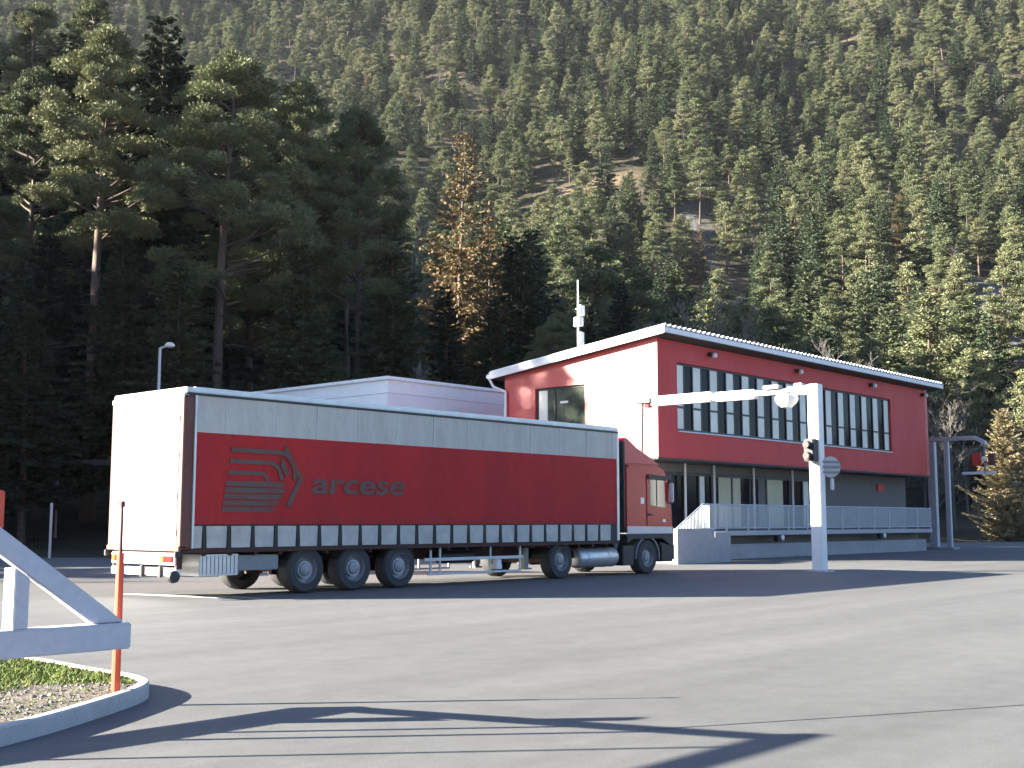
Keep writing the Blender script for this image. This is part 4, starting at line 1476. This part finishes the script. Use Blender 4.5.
# forest on the slope: near rows as individual trees, the rest as one mass --
forest = []
cell = 8.0
r2 = np.random.default_rng(5)
for u in np.arange(28, 640, cell):
    step = cell * (1.0 if u < 320 else 1.1)
    lim = .56 * u + 75
    for v in np.arange(-lim, lim, step):
        uu, vv = u + r2.uniform(-.48, .48) * cell, v + r2.uniform(-.48, .48) * step
        toe = 61 + 33 * float(sm((vv - 4) / 36))
        left_out = vv < -.445 * uu - 13
        if uu < toe + 3 and not left_out: continue
        if uu < toe + 3 and left_out and (uu < 26.5 or vv < -115): continue
        if uu < 50 and vv > -40: continue
        if any(abs(uu - a) < 3.4 and abs(vv - b) < 3.0 for a, b in placed[:len(near)]): continue
        xx = 512 + FPX * vv / uu
        if uu < 101 and 425 < xx < 505: continue
        if uu < 76 and 388 < xx < 445: continue
        if uu < 110 and xx > 918: continue
        if 82 < uu - .1 * (vv - 40) < 104 and 6 < vv < 70 and xx > 640: continue
        if 660 < xx < 910 and uu < toe + 11: continue
        cl, sc = mask_clear(uu, vv)
        if 335 < uu - 40 * vv / uu < 360 and .012 < vv / uu < .122 and r2.random() < .93: continue
        if cl > .3 and r2.random() < .97: continue
        if sc > .3 and r2.random() < .75: continue
        if float(r2.random()) < .07 + .10 * max(0, math.sin(uu * .045 + vv * .03) * math.sin(vv * .06 - uu * .02)): continue
        forest.append((uu, vv))
        if uu < 64 and left_out: forest.append((uu + r2.uniform(-3, 3), vv + r2.uniform(-3, 3)))
vis = []
for (u, v) in forest:
    if abs(v) < .445 * u + 2: vis.append((u, v))
vis.sort(key=lambda q: q[0])
n_ind = 262
ind = set(vis[:n_ind])


def pick(u, v):
    q = r2.random()
    x = 512 + FPX * v / u
    if u < 125 and x < 640:
        return 'tallspruce' if q < .50 else ('tallpine' if q < .78 else ('spruce' if q < .96 else 'bare'))
    if u < 175:
        return 'bare' if q < .20 else ('pine' if q < .72 else ('spruce' if q < .995 else 'larch'))
    return 'pine' if q < .74 else ('spruce' if q < .972 else ('bare' if q < .992 else 'larch'))


def tree_height(k, u, v):
    x = 512 + FPX * v / u
    if k == 'tallspruce': h = r2.uniform(15, 22)
    elif k == 'tallpine': h = r2.uniform(17, 23)
    elif k == 'bare': h = r2.uniform(7.5, 11.5)
    elif k == 'larch': h = r2.uniform(12, 17)
    elif k == 'pine': h = r2.uniform(11, 22)
    else: h = r2.uniform(12, 25)
    if u < 118 and x < 425 and v > -.445 * u: h = r2.uniform(18, 25) if u < 92 else r2.uniform(20, 28)
    if u < 118 and x < 640 and 86.5 < u - .1 * (v - 40) < 95.5 and v > -.445 * u: h = min(h, r2.uniform(11, 14.5))
    elif u < 106 and 425 <= x < 530: h = r2.uniform(13, 18)
    elif u < 108 and 500 < x < 660: h = r2.uniform(11, 14.5)
    if v < -.445 * u:
        h = r2.uniform(14, 17) if u < 37.6 else (r2.uniform(17, 19) if u < 40.3 else (r2.uniform(24, 28) if u < 64 else r2.uniform(17, 21)))
    return h


def zone(u, v, k):
    x = 512 + FPX * v / u
    kn = {'spruce': 'spruce', 'tallspruce': 'spruce', 'pine': 'pine', 'tallpine': 'pine', 'larch': 'orange larch', 'bare': 'leafless tree'}[k]
    if x < 235:
        w, gname = "in the dark forest at the left, behind the trailer's rear", "in the dark forest behind the trailer"
    elif x < 500:
        w, gname = "in the dark forest behind the pale hall", "in the dark forest behind the hall"
    elif x < 680:
        w, gname = "behind the antenna mast and roof peak", "behind the antenna mast"
    elif x < 800:
        w, gname = "on the slope above the front roof edge's left half", "above the left half of the roof"
    elif x < 940:
        w, gname = "on the slope above the front roof edge's right half", "above the right half of the roof"
    else:
        w, gname = "on the lower slope at the right edge", "at the right edge"
    return f"{kn} {w}", f"{kn} {gname}"


mass = []
for (u, v) in forest:
    k = pick(u, v)
    h = tree_height(k, u, v)
    if (u, v) in ind:
        lab, grp = zone(u, v, k)
        tree(k, u, v, h, lab, grp, wide=float(r2.uniform(1.05, 1.5)))
    else:
        mass.append((u, v, k, h))

# one mass for everything beyond: points that carry trees of the same kinds
tmpl = bpy.data.collections.new("forest_tree_kinds")
order = []
for k in ('spruce', 'pine', 'larch', 'bare', 'tallspruce', 'tallpine'):
    for i, (cm, tm) in enumerate(KINDS[k]):
        order.append((k, i, cm, tm))
for j, (k, i, cm, tm) in enumerate(order):
    bm = bmesh.new(); bm.from_mesh(cm)
    for f in bm.faces: f.material_index = 0
    nf = len(bm.faces)
    bm.from_mesh(tm)
    bm.faces.ensure_lookup_table()
    for f in bm.faces[nf:]: f.material_index = 1
    me = bpy.data.meshes.new("tree_kind"); bm.to_mesh(me); bm.free()
    me.materials.append(cm.materials[0]); me.materials.append(tm.materials[0])
    o = bpy.data.objects.new("kind_%02d" % j, me)
    tmpl.objects.link(o)
P = np.array([[*W(u, v), 0] for u, v, k, h in mass])
P[:, 2] = height(np.array([m_[0] for m_ in mass]), np.array([m_[1] for m_ in mass])) - .15
fm = bpy.data.meshes.new("forest")
fm.from_pydata(P.tolist(), [], [])
idxs, rots, scs = [], [], []
for u, v, k, h in mass:
    c_ = [j for j, o_ in enumerate(order) if o_[0] == k]
    j = int(r2.choice(c_)); idxs.append(j)
    s = h / HK[k](order[j][1])
    w_ = s * r2.uniform(1.05, 1.5)
    scs.append((w_, w_, s))
    rots.append((r2.normal() * .03, r2.normal() * .03, r2.uniform(0, 2 * PI)))
a = fm.attributes.new("kind_index", 'INT', 'POINT'); a.data.foreach_set("value", np.array(idxs, np.int32))
a = fm.attributes.new("rot", 'FLOAT_VECTOR', 'POINT'); a.data.foreach_set("vector", np.array(rots, np.float32).ravel())
a = fm.attributes.new("scl", 'FLOAT_VECTOR', 'POINT'); a.data.foreach_set("vector", np.array(scs, np.float32).ravel())
fo = bpy.data.objects.new("forest", fm)
COL.objects.link(fo)
tag(fo, "mass of conifers covering the upper mountainside up to the top of the photo", "forest", kind="stuff")
g = bpy.data.node_groups.new("forest_nodes", 'GeometryNodeTree')
g.interface.new_socket("Geometry", in_out='INPUT', socket_type='NodeSocketGeometry')
g.interface.new_socket("Geometry", in_out='OUTPUT', socket_type='NodeSocketGeometry')
gi, gout = g.nodes.new("NodeGroupInput"), g.nodes.new("NodeGroupOutput")
ci = g.nodes.new("GeometryNodeCollectionInfo")
ci.inputs["Collection"].default_value = tmpl
ci.inputs["Separate Children"].default_value = True
ci.inputs["Reset Children"].default_value = True
ip = g.nodes.new("GeometryNodeInstanceOnPoints")
ip.inputs["Pick Instance"].default_value = True
def nattr(nm, ty):
    x = g.nodes.new("GeometryNodeInputNamedAttribute"); x.data_type = ty; x.inputs[0].default_value = nm
    return x.outputs[0]
er = g.nodes.new("FunctionNodeEulerToRotation")
g.links.new(gi.outputs[0], ip.inputs["Points"])
g.links.new(ci.outputs[0], ip.inputs["Instance"])
g.links.new(nattr("kind_index", 'INT'), ip.inputs["Instance Index"])
g.links.new(nattr("rot", 'FLOAT_VECTOR'), er.inputs[0])
g.links.new(er.outputs[0], ip.inputs["Rotation"])
g.links.new(nattr("scl", 'FLOAT_VECTOR'), ip.inputs["Scale"])
g.links.new(ip.outputs[0], gout.inputs[0])
md = fo.modifiers.new("trees", 'NODES')
md.node_group = g
print("forest mass", len(mass), "individual", len(ind))

# ------------------------------------------------------------------ haze over the valley
mh = bpy.data.materials.new("haze")
mh.use_nodes = True
t_ = mh.node_tree
t_.nodes.remove(t_.nodes["Principled BSDF"])
pv = t_.nodes.new("ShaderNodeVolumePrincipled")
pv.inputs["Color"].default_value = (0.86, 0.92, 1.0, 1)
pv.inputs["Density"].default_value = 0.000045
pv.inputs["Anisotropy"].default_value = 0.3
t_.links.new(pv.outputs[0], [n for n in t_.nodes if n.type == 'OUTPUT_MATERIAL'][0].inputs["Volume"])
HZ = MB()
c4 = [(-660, -500), (-660, 520), (720, 520), (720, -500)]
ring4 = [W(u, v) for u, v in c4]
zt = max(430.0, 0)
HZ.solid([(x, y, -1.3) for x, y in ring4], [(x, y, zt) for x, y in ring4])
ho = HZ.build("haze", mh)
tag(ho, "thin pale blue air over the valley", kind="stuff")
